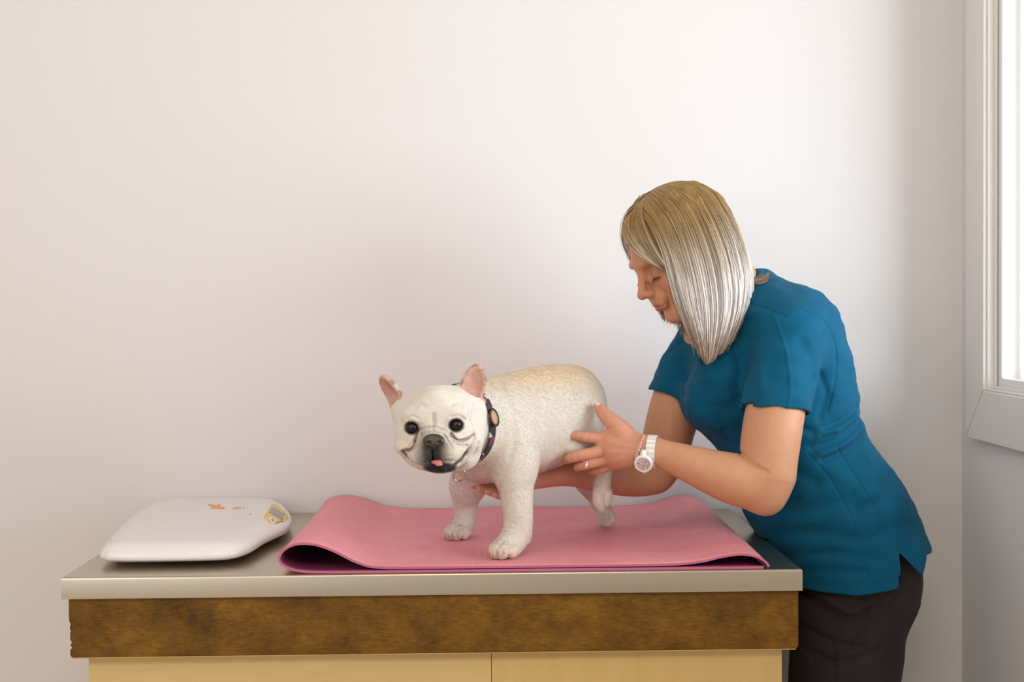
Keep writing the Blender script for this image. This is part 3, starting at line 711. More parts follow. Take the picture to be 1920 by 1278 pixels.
hand = (V[:, 0] < W(1200, 840, 2.38)[0])
C = mixc(C, (.66, .32, .22), hand * .8)
for fg in FG:
    for kx in (0, 2): C = mixc(C, (.62, .26, .19), blob(V, W(*fg[kx][:3]), (.009, .02, .009), .9) * .5)
fr_ = rng.random((60, 2))
for a_, b_ in fr_:
    c_ = W(1240 + a_ * 260, 860 + b_ * 60 - (a_ > .6) * b_ * 120, 2.33); C = mixc(C, (.45, .21, .12), blob(V, c_, (.0018, .05, .0018), .8) * .45)
wbody = mesh_obj('body', V, Q, skin_m, wom, colr=C)
nail_m, _, _ = new_mat('fingernail', (.78, .48, .42), .25)
tn = W(1119, 760, 2.421); ellmesh('thumbnail', tn + [.001, -.004, .002], (.0042, .0016, .0062), nail_m, wom, rotm('Y', 25))
lash_m, _, _ = new_mat('eyelash', (.06, .035, .02), .6)
for s in (-1, 1):
    tube('eyelashes', [L(.082, s * .018, -.0105), L(.0925, s * .028, -.0125), L(.0905, s * .036, -.0125), L(.0805, s * .044, -.011)], [.0005, .0011, .0012, .0006], lash_m, wom, n=14, sides=6)
for s in (-1, 1):
    V_, F_ = [], []
    for k in range(16):
        t = k / 15; r_ = s * (.020 + .024 * t); f_ = .0935 - 60 * (abs(r_) - .031) ** 2
        P_ = catmull([L(f_, r_, -.0115), L(f_ + .004, r_ * 1.03, -.0155), L(f_ + .008, r_ * 1.08, -.0165)], 5); a, b = sweep(P_, np.linspace(.00035, .0001, 5), 4); F_.append(b + len(V_) * 20); V_.append(a)
    mesh_obj('eyelashes', np.concatenate(V_), np.concatenate(F_), lash_m, wom)

# scrub top
T = Field()
RB = np.array([[-.89, -.45, 0], [.45, -.89, 0], [0, 0, 1.]])
def te(x, y, Y, a, b, c, k=.05, tilt=0):
    Rm = rotm('Y', tilt).T if tilt else np.eye(3); T.ell(W(x, y, Y), (a, b, c), RB @ Rm, k)
T.pxchain([(1430, 552, 2.545, 24), (1420, 585, 2.49, 28), (1414, 620, 2.47, 32)], k=.03)
te(1425, 640, 2.55, .105, .165, .095, tilt=-18)
te(1438, 725, 2.555, .118, .150, .12)
te(1468, 800, 2.56, .123, .142, .10)
te(1502, 865, 2.565, .132, .142, .10)
te(1548, 945, 2.57, .150, .155, .11)
te(1588, 1040, 2.57, .134, .176, .13)
te(1598, 1110, 2.57, .126, .178, .11)
T.pxchain([(1413, 560, 2.555, 50), (1440, 620, 2.56, 80)], k=.05)
T.pxchain([(1420, 590, 2.53, 46), (1480, 628, 2.435, 62)], k=.04)
T.pxchain([(1400, 600, 2.60, 46), (1318, 655, 2.675, 52)], k=.04)
T.pxchain([(1500, 600, 2.50, 50), (1525, 700, 2.50, 42), (1540, 780, 2.52, 40)], k=.06)
T.pxchain([(1360, 700, 2.47, 60), (1345, 745, 2.49, 62)], k=.04)
T.pxchain([(1330, 750, 2.60, 55), (1345, 740, 2.55, 60)], k=.04)
def sleeve(pts, cutp, cutn, fold):
    P0 = [(*W(x, y, Y), S(r, Y)) for x, y, Y, r in pts]; Qs = catmull(P0, 7); cutn = np.asarray(cutn, float); cutn /= np.linalg.norm(cutn)
    prs = [Prim('seg', a=a[:3], b=b[:3], ra=a[3], rb=b[3]) for a, b in zip(Qs[:-1], Qs[1:])]
    def base(P):
        d = np.full(len(P), 1.)
        for pr in prs: d = smin(d, pr.d(P), .004)
        return d
    def fn(P):
        d = base(P); pl = (P - cutp) @ cutn
        inner = d + .0052
        sol = np.maximum(d + .0012 * np.sin(P @ np.array(fold)), pl)
        return np.maximum(sol, -np.maximum(inner, -(pl + .007)))
    c = (Qs[0][:3] + Qs[-1][:3]) / 2
    T.ops.append((1, Prim('fn', fn=fn, c=c, br=.24), .020))
sleeve([(1478, 625, 2.44, 62), (1470, 690, 2.40, 64), (1454, 760, 2.375, 66.5), (1447, 830, 2.35, 65)], W(1455, 771, 2.36), (-.06, -.22, -1), (90, 30, 20))
sleeve([(1325, 645, 2.68, 54), (1290, 700, 2.68, 56), (1268, 750, 2.675, 56), (1255, 800, 2.67, 55)], W(1262, 740, 2.67), (-.25, 0, -1), (90, 30, 20))
def zhem(P):
    xs = [W(x, y, 2.44)[0] for x, y in ((1380, 1112), (1500, 1112), (1600, 1111), (1676, 1093), (1677.5, 1031), (1722, 1075), (1738, 1040), (1800, 1040))]
    zs = [W(x, y, 2.44)[2] for x, y in ((1380, 1112), (1500, 1112), (1600, 1111), (1676, 1093), (1677.5, 1031), (1722, 1075), (1738, 1040), (1800, 1040))]
    z = np.interp(P[:, 0], xs, zs); far = W(1600, 1085, 2.57)[2]
    return z
SW = [(([(1458, 590), (1470, 650), (1473, 720), (1463, 772)]), 2.36, .0022, -.0016), ([(1400, 565), (1440, 582), (1462, 592)], 2.42, .003, .0020),
      ([(1490, 582), (1530, 597), (1558, 640), (1563, 690), (1556, 735), (1546, 772)], 2.44, .0022, .0018),
      ([(1515, 850), (1562, 905), (1602, 990), (1627, 1085), (1633, 1106)], 2.42, .0020, .0016), ([(1566, 838), (1612, 910), (1650, 975), (1667, 1020)], 2.44, .0020, .0018),
      ([(1620, 860), (1680, 960), (1705, 1060)], 2.46, .0018, .0010),
      ([(1515, 835), (1560, 822), (1600, 800), (1622, 790)], 2.45, .009, .0062), ([(1535, 858), (1585, 842), (1632, 815)], 2.45, .007, .0052), ([(1540, 800), (1580, 785), (1610, 765)], 2.45, .007, .0048),
      ([(1525, 812), (1570, 800), (1610, 780)], 2.45, .006, -.0045), ([(1530, 848), (1580, 830), (1625, 805)], 2.45, .006, -.004),
      ([(1500, 800), (1540, 815), (1560, 812)], 2.43, .006, .003),
      ([(1470, 1012), (1540, 1000), (1610, 1012), (1650, 1000)], 2.42, .014, .0060), ([(1440, 960), (1520, 955), (1600, 935)], 2.42, .014, .0050),
      ([(1480, 1062), (1550, 1040), (1640, 1045)], 2.42, .012, .0055), ([(1500, 1090), (1570, 1072), (1620, 1070)], 2.42, .010, .0045), ([(1530, 905), (1500, 890), (1465, 890)], 2.42, .012, .0045),
      ([(1680, 900), (1650, 930), (1600, 950)], 2.46, .012, .0035), ([(1700, 990), (1660, 985), (1640, 960)], 2.46, .012, .0035),
      ([(1385, 690), (1378, 640), (1400, 605)], 2.44, .012, .0060), ([(1375, 760), (1380, 700)], 2.46, .012, .004),
      ([(1345, 650), (1330, 720), (1350, 770)], 2.46, .014, .004), ([(1300, 700), (1320, 760), (1360, 800)], 2.46, .012, .004), ([(1320, 690), (1345, 740), (1385, 760)], 2.46, .010, -.003),
      ([(1270, 640), (1262, 700), (1280, 740)], 2.55, .008, .004), ([(1390, 800), (1440, 960), (1480, 1010)], 2.44, .012, .003), ([(1500, 940), (1450, 930)], 2.42, .010, .004), ([(1530, 700), (1545, 740), (1530, 780)], 2.44, .008, .0045), ([(1500, 640), (1520, 690), (1510, 740)], 2.38, .010, .0025), ([(1296, 613), (1298, 660), (1313, 687), (1330, 690)], 2.45, .0022, .0022),
      ([(1420, 640), (1404, 680)], 2.36, .010, .003), ([(1445, 640), (1425, 680), (1420, 720)], 2.36, .009, -.002),
      ([(1395, 760), (1450, 765), (1512, 765)], 2.35, .0014, .0010), ([(1500, 1098), (1590, 1100), (1672, 1082)], 2.42, .0014, .0010)]
SWL = [(line3(a, b), c, dd) for a, b, c, dd in SW]
ztest = W(1600, 1000, 2.45)[2]
def shirt_post(P, d):
    m = d < .025
    if not m.any(): return d
    d = d.copy(); Pm = P[m]; dm = d[m]; q = Pm[:, [0, 2]]; nr = Pm[:, 1] < 2.58; a = creases(q, SWL)
    dm = dm + a * nr + .0022 * bnoise(Pm * [1, 1, 1.7], 30, 1) + .0012 * bnoise(Pm * [1, 1, 1.6], 66, 2)
    low = Pm[:, 2] < ztest
    dm = np.where(low, np.maximum(dm, -(dm + .0052)), dm)
    dm = np.maximum(dm, zhem(Pm) - Pm[:, 2]); dm = np.maximum(dm, np.minimum(1.2245 - Pm[:, 0], .9515 - Pm[:, 2]))
    d[m] = dm; return d
T.post.append(shirt_post)
# neckline
T.pxchain([(1372, 556, 2.50, 50), (1335, 630, 2.47, 34), (1318, 672, 2.44, 12)], k=.004, op=-1)
V, Q = polygonise(T, (W(1215, 700, 2.68)[0] - .01, 2.28, W(1600, 1125, 2.44)[2]), (W(1760, 700, 2.5)[0], 2.80, W(1430, 500, 2.55)[2]), .0022, margin=.016)
shirt = mesh_obj('scrub_top', V, Q, scrub_m, wom)

# trousers
PT = Field()
PT.ell(W(1592, 1075, 2.57), (.112, .154, .12), RB, .03)
fz = .05
for Y, x0, x1, x2, x3 in ((2.53, 1598, 1580, 1566, 1570), (2.70, 1592, 1585, 1580, 1590)):
    a = W(x0, 1120, Y); b = W(x1, 1290, Y); 
    kn = np.array([b[0] - .02, Y, .50]); an = np.array([b[0] + .02, Y, .10])
    PT.chain([(*a, .096), (*b, .092), (*kn, .072), (*an, .058), (an[0], Y, .04, .060)], k=.03)
PT.pxell(1660, 1120, 2.56, (48, 70, 62), k=.04)
PW = [(([(1520, 1120), (1570, 1160), (1610, 1165), (1650, 1140)]), .009, .006), ([(1515, 1185), (1560, 1205), (1620, 1215)], .005, .004), ([(1560, 1130), (1600, 1150), (1630, 1130)], .007, -.004),
      ([(1622, 1125), (1632, 1170), (1600, 1215)], .006, .004), ([(1540, 1250), (1600, 1240), (1650, 1220)], .008, .004), ([(1568, 1210), (1570, 1278)], .003, .0025), ([(1505, 1225), (1570, 1245)], .006, .003),
      ([(1640, 1180), (1680, 1130), (1700, 1100)], .006, .0035)]
PWL = [(line3(a, 2.42), b, c * 1.7) for a, b, c in PW]
def pant_post(P, d):
    m = d < .03
    if m.any():
        a = .002 * bnoise(P[m], 24, 5) + creases(P[m][:, [0, 2]], PWL) * (P[m, 1] < 2.57)
        d = d.copy(); d[m] += a; d[m] = np.maximum(np.maximum(d[m], .045 - P[m, 2]), np.minimum(1.2250 - P[m, 0], .9515 - P[m, 2]))
    return d
PT.post.append(pant_post)
V, Q = polygonise(PT, (1.20, 2.30, .03), (1.66, 2.86, W(1600, 1000, 2.5)[2]), .0034, margin=.02)
trs = mesh_obj('trousers', V, Q, pants_m, wom)
pk = Field(); pk.pxchain([(1712, 1085, 2.50, 15), (1708, 1130, 2.50, 17), (1694, 1172, 2.50, 13)], k=.004)
c = W(1706, 1128, 2.50); V, Q = polygonise(pk, c - .08, c + .08, .002); mesh_obj('pocket', V, Q, pants_m, trs)
for Y in (2.53, 2.70):
    b = W(1580, 1290, Y); sh = Field(); x = b[0] + .02
    sh.chain([(x + .03, Y, .045, .038), (x - .06, Y, .036, .036), (x - .15, Y, .03, .030)], k=.02); sh.seg((x, Y, .05), (x, Y, .10), .042, .045, .02)
    sh.post.append(lambda P, d: np.maximum(d, .0015 - P[:, 2])); V, Q = polygonise(sh, (x - .2, Y - .06, -.01), (x + .09, Y + .06, .13), .004); mesh_obj('shoe', V, Q, shoe_m, wom)

# ------------------------------------------------------------------ folded exercise mat
def mat_mat(name, c, c2):
    m, nt, p = new_mat(name, c, .55, spec=.45); v = coords(nt)
    wv = N(nt, 'ShaderNodeTexWave', wave_type='BANDS', bands_direction='X'); wv.inputs['Scale'].default_value = 110; wv.inputs['Distortion'].default_value = .6; nt.links.new(v, wv.inputs['Vector'])
    wy = N(nt, 'ShaderNodeTexWave', wave_type='BANDS', bands_direction='Y'); wy.inputs['Scale'].default_value = 60; wy.inputs['Distortion'].default_value = .8; nt.links.new(v, wy.inputs['Vector'])
    ad = N(nt, 'ShaderNodeMath', operation='ADD'); nt.links.new(wv.outputs[1], ad.inputs[0]); nt.links.new(wy.outputs[1], ad.inputs[1])
    bump(nt, p, ad.outputs[0], .45, .0008)
    nz = noise(nt, v, 18, 5); nt.links.new(ramp(nt, nz, [(.3, c2), (.7, c)]), p.inputs['Base Color']); return m
mat_m = mat_mat('rose_mat_foam', (.84, .31, .35), (.79, .275, .32))
matu_m = mat_mat('plum_mat_underside', (.24, .04, .115), (.22, .035, .10))
mte_m, _, _ = new_mat('mat_cut_edge', (.50, .14, .24), .7)
mt = empty('exercise_mat', (.8, 2.57, TH)); bpy.context.view_layer.update()
tag(mt, 'rose pink exercise mat folded in half on the steel worktop under the dog', 'mat')
th_ = .0040
def X25(px): return W(px, 1060, 2.25)[0]
def prof(f):
    # f = 0 front edge, 1 back edge; returns centreline (x, z above the worktop)
    lh = .050 - .012 * f; rh = .0245 + .006 * f; lo = .0024; hi = .0082
    P = [(X25(1431), lo), (X25(1200), lo), (X25(900), lo), (X25(680), lo), (X25(600), lo + .0005), (X25(560), lo + .0028), (X25(534), lo + .011),
         (X25(524), .024), (X25(532), lh * .78), (X25(556), lh * .985), (X25(590), lh * .97), (X25(625), lh * .76), (X25(660), lh * .44), (X25(690), .0120), (X25(720), hi + .0008), (X25(780), hi),
         (X25(900), hi), (X25(1100), hi), (X25(1250), hi + .0006), (X25(1310), hi + .0045), (X25(1355), rh * .86), (X25(1390), rh), (X25(1418), rh * .82), (X25(1434), rh * .48), (X25(1441), .0035)]
    return catmull(P, 180)
ny = 46; rows = []
for j in range(ny):
    f = j / (ny - 1); P = prof(f).copy(); Y = 2.246 + f * (2.898 - 2.246)
    P[:, 0] += .004 * math.sin(3 * f) * (P[:, 0] < .6); 
    top = np.clip((np.arange(180) - 95) / 10, 0, 1)
    P[:, 1] += top * .0009 * np.sin(P[:, 0] * 21 + 5 * f) * np.sin(f * 7 + 1) * (f > .0) + top * .0009 * f
    T_ = np.gradient(P, axis=0); T_ /= np.linalg.norm(T_, axis=1, keepdims=True); Nn = np.stack([T_[:, 1], -T_[:, 0]], 1)
    a = P + Nn * th_ / 2; b = P - Nn * th_ / 2
    a[:, 1] = np.maximum(a[:, 1], .0004); b[:, 1] = np.maximum(b[:, 1], .0004)
    ys = np.full(180, Y); rows.append((np.stack([a[:, 0], ys, a[:, 1] + TH], 1), np.stack([b[:, 0], ys, b[:, 1] + TH], 1)))
A = np.array([r[0] for r in rows]); Bm = np.array([r[1] for r in rows]); V = np.concatenate([A.reshape(-1, 3), Bm.reshape(-1, 3)]); nn = ny * 180
ia = np.arange(nn).reshape(ny, 180); ib = ia + nn
def gq(i, fl):
    q = np.stack([i[:-1, :-1], i[1:, :-1], i[1:, 1:], i[:-1, 1:]], -1).reshape(-1, 4); return q[:, ::-1] if fl else q
Fo = gq(ia, False); Fi = gq(ib, True)
e1 = np.stack([ia[0, :-1], ia[0, 1:], ib[0, 1:], ib[0, :-1]], -1); e2 = np.stack([ia[-1, :-1], ib[-1, :-1], ib[-1, 1:], ia[-1, 1:]], -1)
e3 = np.stack([ia[:-1, 0], ib[:-1, 0], ib[1:, 0], ia[1:, 0]], -1); e4 = np.stack([ia[:-1, -1], ia[1:, -1], ib[1:, -1], ib[:-1, -1]], -1)
FF = np.concatenate([Fo, Fi, e1, e2, e3, e4])
mo = mesh_obj('mat_sheet', V, FF, mat_m, mt)
mo.data.materials.append(matu_m); mo.data.materials.append(mte_m)
mi = np.zeros(len(FF), dtype=np.int32); mi[:len(Fo)] = 1; mi[len(Fo) + len(Fi):] = 2; mo.data.polygons.foreach_set('material_index', mi)
sm = np.ones(len(FF), dtype=bool); sm[len(Fo) + len(Fi):] = False; mo.data.polygons.foreach_set('use_smooth', sm)

# ------------------------------------------------------------------ small weighing scale
def Gp(px, py, z): d = R.T @ np.array([(px - 960) / F, 1, (639 - py) / F]); return (CAM + d * (z - CAM[2]) / d[2])[:2]
OUT = [(186, 1041, .966), (200, 1048, .966), (300, 1048, .966), (400, 1046, .966), (445, 1042, .966), (474, 1032, .966), (497, 1017, .966), (520, 1006, .966), (541, 994, .967), (548, 978, .969), (543, 962, .972), (531, 947, .975),
       (512, 938, .979), (480, 936, .981), (400, 936, .981), (330, 937, .981), (290, 943, .979), (262, 958, .976), (240, 975, .973), (215, 1003, .969)]
poly = catmull([Gp(*o_) for o_ in OUT] + [Gp(*OUT[0])], 61)
def sdpoly(q):
    d = dist2(q, poly); ins = np.zeros(len(q), bool)
    for a, b in zip(poly[:-1], poly[1:]):
        c_ = ((a[1] > q[:, 1]) != (b[1] > q[:, 1])) & (q[:, 0] < (b[0] - a[0]) * (q[:, 1] - a[1]) / (b[1] - a[1] + 1e-12) + a[0]); ins ^= c_
    return np.where(ins, d, -d)
gx = np.linspace(poly[:, 0].min() - .06, poly[:, 0].max() + .06, 240); gy = np.linspace(poly[:, 1].min() - .06, poly[:, 1].max() + .06, 240)
SDG = sdpoly(np.stack(np.meshgrid(gx, gy, indexing='ij'), -1).reshape(-1, 2)).reshape(240, 240)
def sdpoly(q):
    u = np.clip((q[:, 0] - gx[0]) / (gx[1] - gx[0]), 0, 238.99); v = np.clip((q[:, 1] - gy[0]) / (gy[1] - gy[0]), 0, 238.99); i = u.astype(int); j = v.astype(int); u = u - i; v = v - j
    return SDG[i, j] * (1 - u) * (1 - v) + SDG[i + 1, j] * u * (1 - v) + SDG[i, j + 1] * (1 - u) * v + SDG[i + 1, j + 1] * u * v
zc, zt, zb, wu, wl = .968, .990, .958, .050, .030
def scale_fn(P):
    s = sdpoly(P[:, :2]); 
    hu_ = np.where(P[:, 2] > zc, np.maximum(wu - s, 0) / wu, np.maximum(wl - s, 0) / wl)
    vu = np.where(P[:, 2] > zc, (P[:, 2] - zc) / (zt - zc), (zc - P[:, 2]) / (zc - zb))
    return ((hu_ ** 2.2 + np.abs(vu) ** 2.2) ** (1 / 2.2) - 1) * .012
def ztop(x, y):
    s = sdpoly(np.array([[x, y]]))[0]; h_ = max(wu - s, 0) / wu; return zc + (zt - zc) * max(1 - min(h_, 1) ** 2.2, 0) ** (1 / 2.2)
SF = Field(); SF.ops.append((1, Prim('fn', fn=scale_fn), 0))
lo = poly.min(0); hi = poly.max(0)
V, Q = polygonise(SF, (lo[0] - .01, lo[1] - .01, .952), (hi[0] + .01, hi[1] + .01, .996), .003, margin=.012)
plastic_m, nt, p = new_mat('glossy_white_plastic', (.86, .82, .81), .22); p.inputs['Coat Weight'].default_value = .2
ylw_m, _, _ = new_mat('yellow_label', (.80, .60, .17), .45); lcd_m, _, _ = new_mat('grey_display', (.28, .24, .25), .2); btn_m, _, _ = new_mat('white_button', (.85, .80, .76), .4)
org_m, _, _ = new_mat('orange_print', (.85, .42, .10), .5); org2_m, _, _ = new_mat('faded_print', (.72, .62, .50), .5); ftm, _, _ = new_mat('rubber_foot', (.03, .03, .03), .8)
scl = empty('weighing_scale', (float(poly[:, 0].mean()), float(poly[:, 1].mean()), TH)); bpy.context.view_layer.update()
tag(scl, 'white plastic weighing scale with a yellow display label, standing left of the mat', 'scale')
mesh_obj('platform', V, Q, plastic_m, scl)
def onscale(px, py):
    z = .985
    for _ in range(12): x, y = Gp(px, py, z); z = ztop(x, y)
    return x, y, z
def decal(name, pts, mat, parent, lift=.0006, thick=.0008, n=7):
    """thin raised label following the surface: polygon given around its centre"""
    P = catmull(list(pts) + [pts[0]], len(pts) * 4 + 1)[:-1] if n else np.array(pts, float)
    c_ = P.mean(0); V = []; m = len(P); K = 5
    for k in range(K):
        for q in P: V.append(onscale(*(c_ + (q - c_) * (1 - k / K))))
    V.append(onscale(*c_)); V = np.array(V); V[:, 2] += lift + thick
    skirt = V[:m].copy(); skirt[:, 2] -= thick + lift + .0006; V = np.vstack([V, skirt]); ce = K * m; sk = K * m + 1; Fc = []
    for k in range(K - 1):
        for i in range(m): j = (i + 1) % m; Fc.append((k * m + i, k * m + j, (k + 1) * m + j, (k + 1) * m + i))
    for i in range(m): j = (i + 1) % m; Fc.append(((K - 1) * m + i, (K - 1) * m + j, ce)); Fc.append((sk + i, sk + j, j, i))
    return mesh_obj(name, V, Fc, mat, parent)
def dens(P, k=3):
    P = np.array(P, float); o_ = []
    for a, b in zip(P, np.roll(P, -1, 0)):
        for t in range(k): o_.append(a + (b - a) * t / k)
    return o_
lab = decal('display_label', dens([(494, 969), (509, 948), (513, 946), (519, 948), (538, 964), (540, 970), (537, 976), (517, 987), (512, 987)]), ylw_m, scl, n=0)
decal('display', dens([(504, 962), (510, 952), (534, 965), (529, 976)]), lcd_m, lab, lift=.0016, n=0)
decal('button', dens([(503, 973), (507, 970), (519, 977), (516, 983), (510, 982)]), btn_m, lab, lift=.0016, n=0)
decal('button_symbol', dens([(509, 976), (511, 975), (514, 978.5), (512.5, 979.5)]), lcd_m, lab, lift=.003, n=0)
decal('printed_motif', dens([(388, 944), (398, 946), (406, 947), (411, 944.5), (413, 945.5), (411, 948.5), (422, 952.5), (418, 954), (405, 953), (396, 954), (397, 950), (393, 948)], 2), org_m, scl, n=0, thick=.0002)
decal('printed_motif', dens([(436, 953), (442, 951), (447, 950.5), (452, 951), (451, 953), (444, 953), (439, 954.5)], 2), org_m, scl, n=0, thick=.0002)
decal('printed_motif', dens([(455, 951), (458, 950), (459, 952), (456, 953)], 2), org2_m, scl, n=0, thick=.0002)
decal('printed_motif', dens([(466, 965), (469, 962), (471, 962.5), (468, 966)], 2), org2_m, scl, n=0, thick=.0002)
for px, py in ((225, 1030), (430, 1030), (320, 950), (500, 960)):
    x, y = Gp(px, py, .955); tube('rubber_foot', [(x, y, .9505), (x, y, .9555), (x, y, .9615)], .011, ftm, scl, n=4, sides=20)

# ------------------------------------------------------------------ watch, bracelet, ring
white_m, _, _ = new_mat('white_watch_resin', (.86, .83, .82), .3); silv_m, _, _ = new_mat('brushed_silver', (.7, .68, .67), .3, 1)
dial_m, nt, p = new_mat('speckled_mauve_dial', (.5, .4, .42), .25)
vo = N(nt, 'ShaderNodeTexVoronoi'); vo.inputs['Scale'].default_value = 420; nt.links.new(coords(nt), vo.inputs['Vector'])
nt.links.new(ramp(nt, vo.outputs['Distance'], [(.15, (.22, .12, .15)), (.45, (.55, .42, .44)), (.8, (.70, .60, .60))]), p.inputs['Base Color'])
wd = W(1290, 868, 2.355) - W(1216, 842, 2.38); wd /= np.linalg.norm(wd)
wc = W(1222, 845, 2.377)
def loop(c, ax, ru, rv, n, tilt=0):
    u = np.cross(ax, [0, 1, 0]); u /= np.linalg.norm(u); v = np.cross(ax, u); t = np.arange(n) * 2 * math.pi / n
    return np.array([c + ru * math.cos(a) * u + rv * math.sin(a) * v for a in t]), u, v
ax = wd + np.array([.28, 0, .25]); ax /= np.linalg.norm(ax)
lp, u, v = loop(wc + np.array([0.001, -.001, -.001]), ax, .0262, .0248, 60)
V = []
for off in (0, .0022):
    for hw in (-.0078, .0078):
        dirs = lp - lp.mean(0); dirs /= np.linalg.norm(dirs, axis=1, keepdims=True); V.append(lp + dirs * off + hw * ax)
V = np.concatenate(V); Fc = []
for i in range(60):
    j = (i + 1) % 60
    for a, b in ((0, 1), (1, 3), (3, 2), (2, 0)): Fc.append((a * 60 + i, a * 60 + j, b * 60 + j, b * 60 + i))
watch = mesh_obj('wristwatch', V, Fc, white_m, wom, smooth=False); tag(watch, 'white wristwatch with a round mauve dial')
vb = []
for k in range(60):                                            # grooves of the strap links as slim raised bars
    if k % 3 == 0:
        dr = lp[k] - lp.mean(0); dr /= np.linalg.norm(dr); vb.append(np.array([lp[k] + dr * .0025 + ax * t for t in (-.0078, 0, .0078)]))
V, Fq = sweep(np.array(vb), np.full((len(vb), 3), .0007), 5); mesh_obj('strap_links', V, Fq, silv_m, watch)
dc = W(1206.5, 869, 2.348); dn = np.array([-.25, -.90, -.36]); dn /= np.linalg.norm(dn)
e1_ = np.cross(dn, [0, 0, 1]); e1_ /= np.linalg.norm(e1_); e2_ = np.cross(dn, e1_)
def disc(name, c, prof_, mat, parent, n=48):
    t = np.arange(n) * 2 * math.pi / n; V = []
    for r_, h_ in prof_: V += [c + r_ * (math.cos(a) * e1_ + math.sin(a) * e2_) + h_ * dn for a in t]
    Fc = [tuple(range(n))[::-1]]
    for k in range(len(prof_) - 1):
        for i in range(n): j = (i + 1) % n; Fc.append((k * n + i, k * n + j, (k + 1) * n + j, (k + 1) * n + i))
    Fc.append(tuple(range((len(prof_) - 1) * n, len(prof_) * n))); o = mesh_obj(name, V, Fc, mat, parent); m_ = o.modifiers.new('es', 'EDGE_SPLIT'); m_.split_angle = .6; return o
disc('watch_case', dc, [(.0135, -.006), (.0158, -.004), (.0160, .001), (.0150, .0028), (.0128, .0032), (.0122, .0022)], white_m, watch)
disc('watch_dial', dc, [(.0120, .0005), (.0120, .0026)], dial_m, watch)
for a in (0, 60, 120, 180, 240, 300): 
    pass
cap = []
for sgn in (-1, 1):
    q0 = dc + sgn * .012 * e2_; cap.append([q0 - dn * .002, q0 + sgn * .004 * e2_ - dn * .005, q0 + sgn * .006 * e2_ - dn * .010])
V, Fq = sweep(np.array([catmull(c_, 8) for c_ in cap]), np.full((2, 8), .0052), 10); mesh_obj('watch_lug', V, Fq, white_m, watch)
mk = np.array([[dc + dn * .0029 + t * e2_ for t in np.linspace(0, .007, 4)], [dc + dn * .0029 + t * e1_ for t in np.linspace(0, -.0055, 4)]])
V, Fq = sweep(mk, np.full((2, 4), .0005), 4); mesh_obj('watch_hands', V, Fq, silv_m, watch)
br_m, nt, p = new_mat('braided_pink_thread', (.62, .26, .24), .8)
nt.links.new(ramp(nt, noise(nt, coords(nt), 500, 2), [(.35, (.50, .16, .16)), (.5, (.72, .50, .45)), (.65, (.62, .62, .60))]), p.inputs['Base Color'])
ax2 = wd + np.array([.55, -.1, -.05]); ax2 /= np.linalg.norm(ax2)
lp2, _, _ = loop(W(1201, 847, 2.379), ax2, .0292, .0280, 120)
ctr = lp2.mean(0); dirs = lp2 - ctr; dirs /= np.linalg.norm(dirs, axis=1, keepdims=True); ph = np.arange(120) * 2 * math.pi / 120 * 13
br = None
for k in range(3):
    P_ = lp2 + dirs * (.0011 * np.cos(ph + k * 2.094))[:, None] + ax2 * (.0016 * np.sin(ph + k * 2.094))[:, None]
    nm = 'bracelet' if k == 0 else 'bracelet_strand'
    o = tube(nm, P_, .0011, br_m, wom if k == 0 else br, closed=True)
    if k == 0: br = o; tag(br, 'braided pink thread bracelet')
bead_m, _, _ = new_mat('orange_bead', (.85, .22, .06), .4); ellmesh('bead', W(1202, 824, 2.352), (.0022,) * 3, bead_m, br)
rgc = W(1099, 870, 2.4015); rax = W(1118, 866, 2.402) - W(1100, 870, 2.402); rax /= np.linalg.norm(rax)
lp3, u3, v3 = loop(rgc, rax, .0097, .0097, 40)
rng_o = tube('finger_ring', lp3, .0008, silv_m, wom, closed=True)
dia_m, _, _ = new_mat('clear_stone', (.9, .92, .95), .05, 0, 1); ellmesh('stone', rgc + np.array([0, -.0105, .0]), (.0024, .0016, .0024), dia_m, rng_o, seg=8, ring=5)
ellmesh('stone', rgc + np.array([.001, -.0100, .0036]), (.0016, .0012, .0016), dia_m, rng_o, seg=8, ring=5); ellmesh('stone', rgc + np.array([-.001, -.0100, -.0036]), (.0016, .0012, .0016), dia_m, rng_o, seg=8, ring=5)

# ------------------------------------------------------------------ hair: strands combed along guides
hair_m, nt, p = new_mat('blonde_hair', (.5, .35, .2), .38, spec=.55)
tinted(nt, p)
def guide(px): return catmull([W(x, y, Y) for x, y, Y in px], 28)
NEAR = [  # curtain on the side facing the room, front edge to nape
 [(1196, 392, 2.470), (1218, 420, 2.432), (1240, 470, 2.412), (1253, 520, 2.405), (1266, 565, 2.402), (1284, 610, 2.402), (1302, 652, 2.402)],
 [(1212, 374, 2.478), (1246, 415, 2.425), (1270, 475, 2.402), (1286, 530, 2.392), (1298, 580, 2.390), (1312, 630, 2.392), (1320, 676, 2.396)],
 [(1234, 358, 2.486), (1282, 402, 2.425), (1310, 470, 2.398), (1324, 530, 2.388), (1330, 585, 2.386), (1330, 640, 2.388), (1327, 682, 2.392)],
 [(1258, 347, 2.492), (1312, 388, 2.432), (1345, 460, 2.402), (1360, 525, 2.392), (1362, 580, 2.390), (1350, 635, 2.392), (1336, 676, 2.398)],
 [(1278, 341, 2.500), (1332, 374, 2.450), (1368, 440, 2.420), (1386, 505, 2.410), (1388, 560, 2.405), (1376, 610, 2.405), (1354, 660, 2.408)],
 [(1296, 339, 2.512), (1345, 370, 2.475), (1384, 440, 2.450), (1402, 505, 2.440), (1402, 560, 2.432), (1388, 600, 2.428), (1366, 645, 2.425)],
 [(1306, 340, 2.525), (1354, 374, 2.52), (1388, 440, 2.505), (1408, 505, 2.49), (1410, 555, 2.475), (1398, 595, 2.465), (1382, 625, 2.455)]]
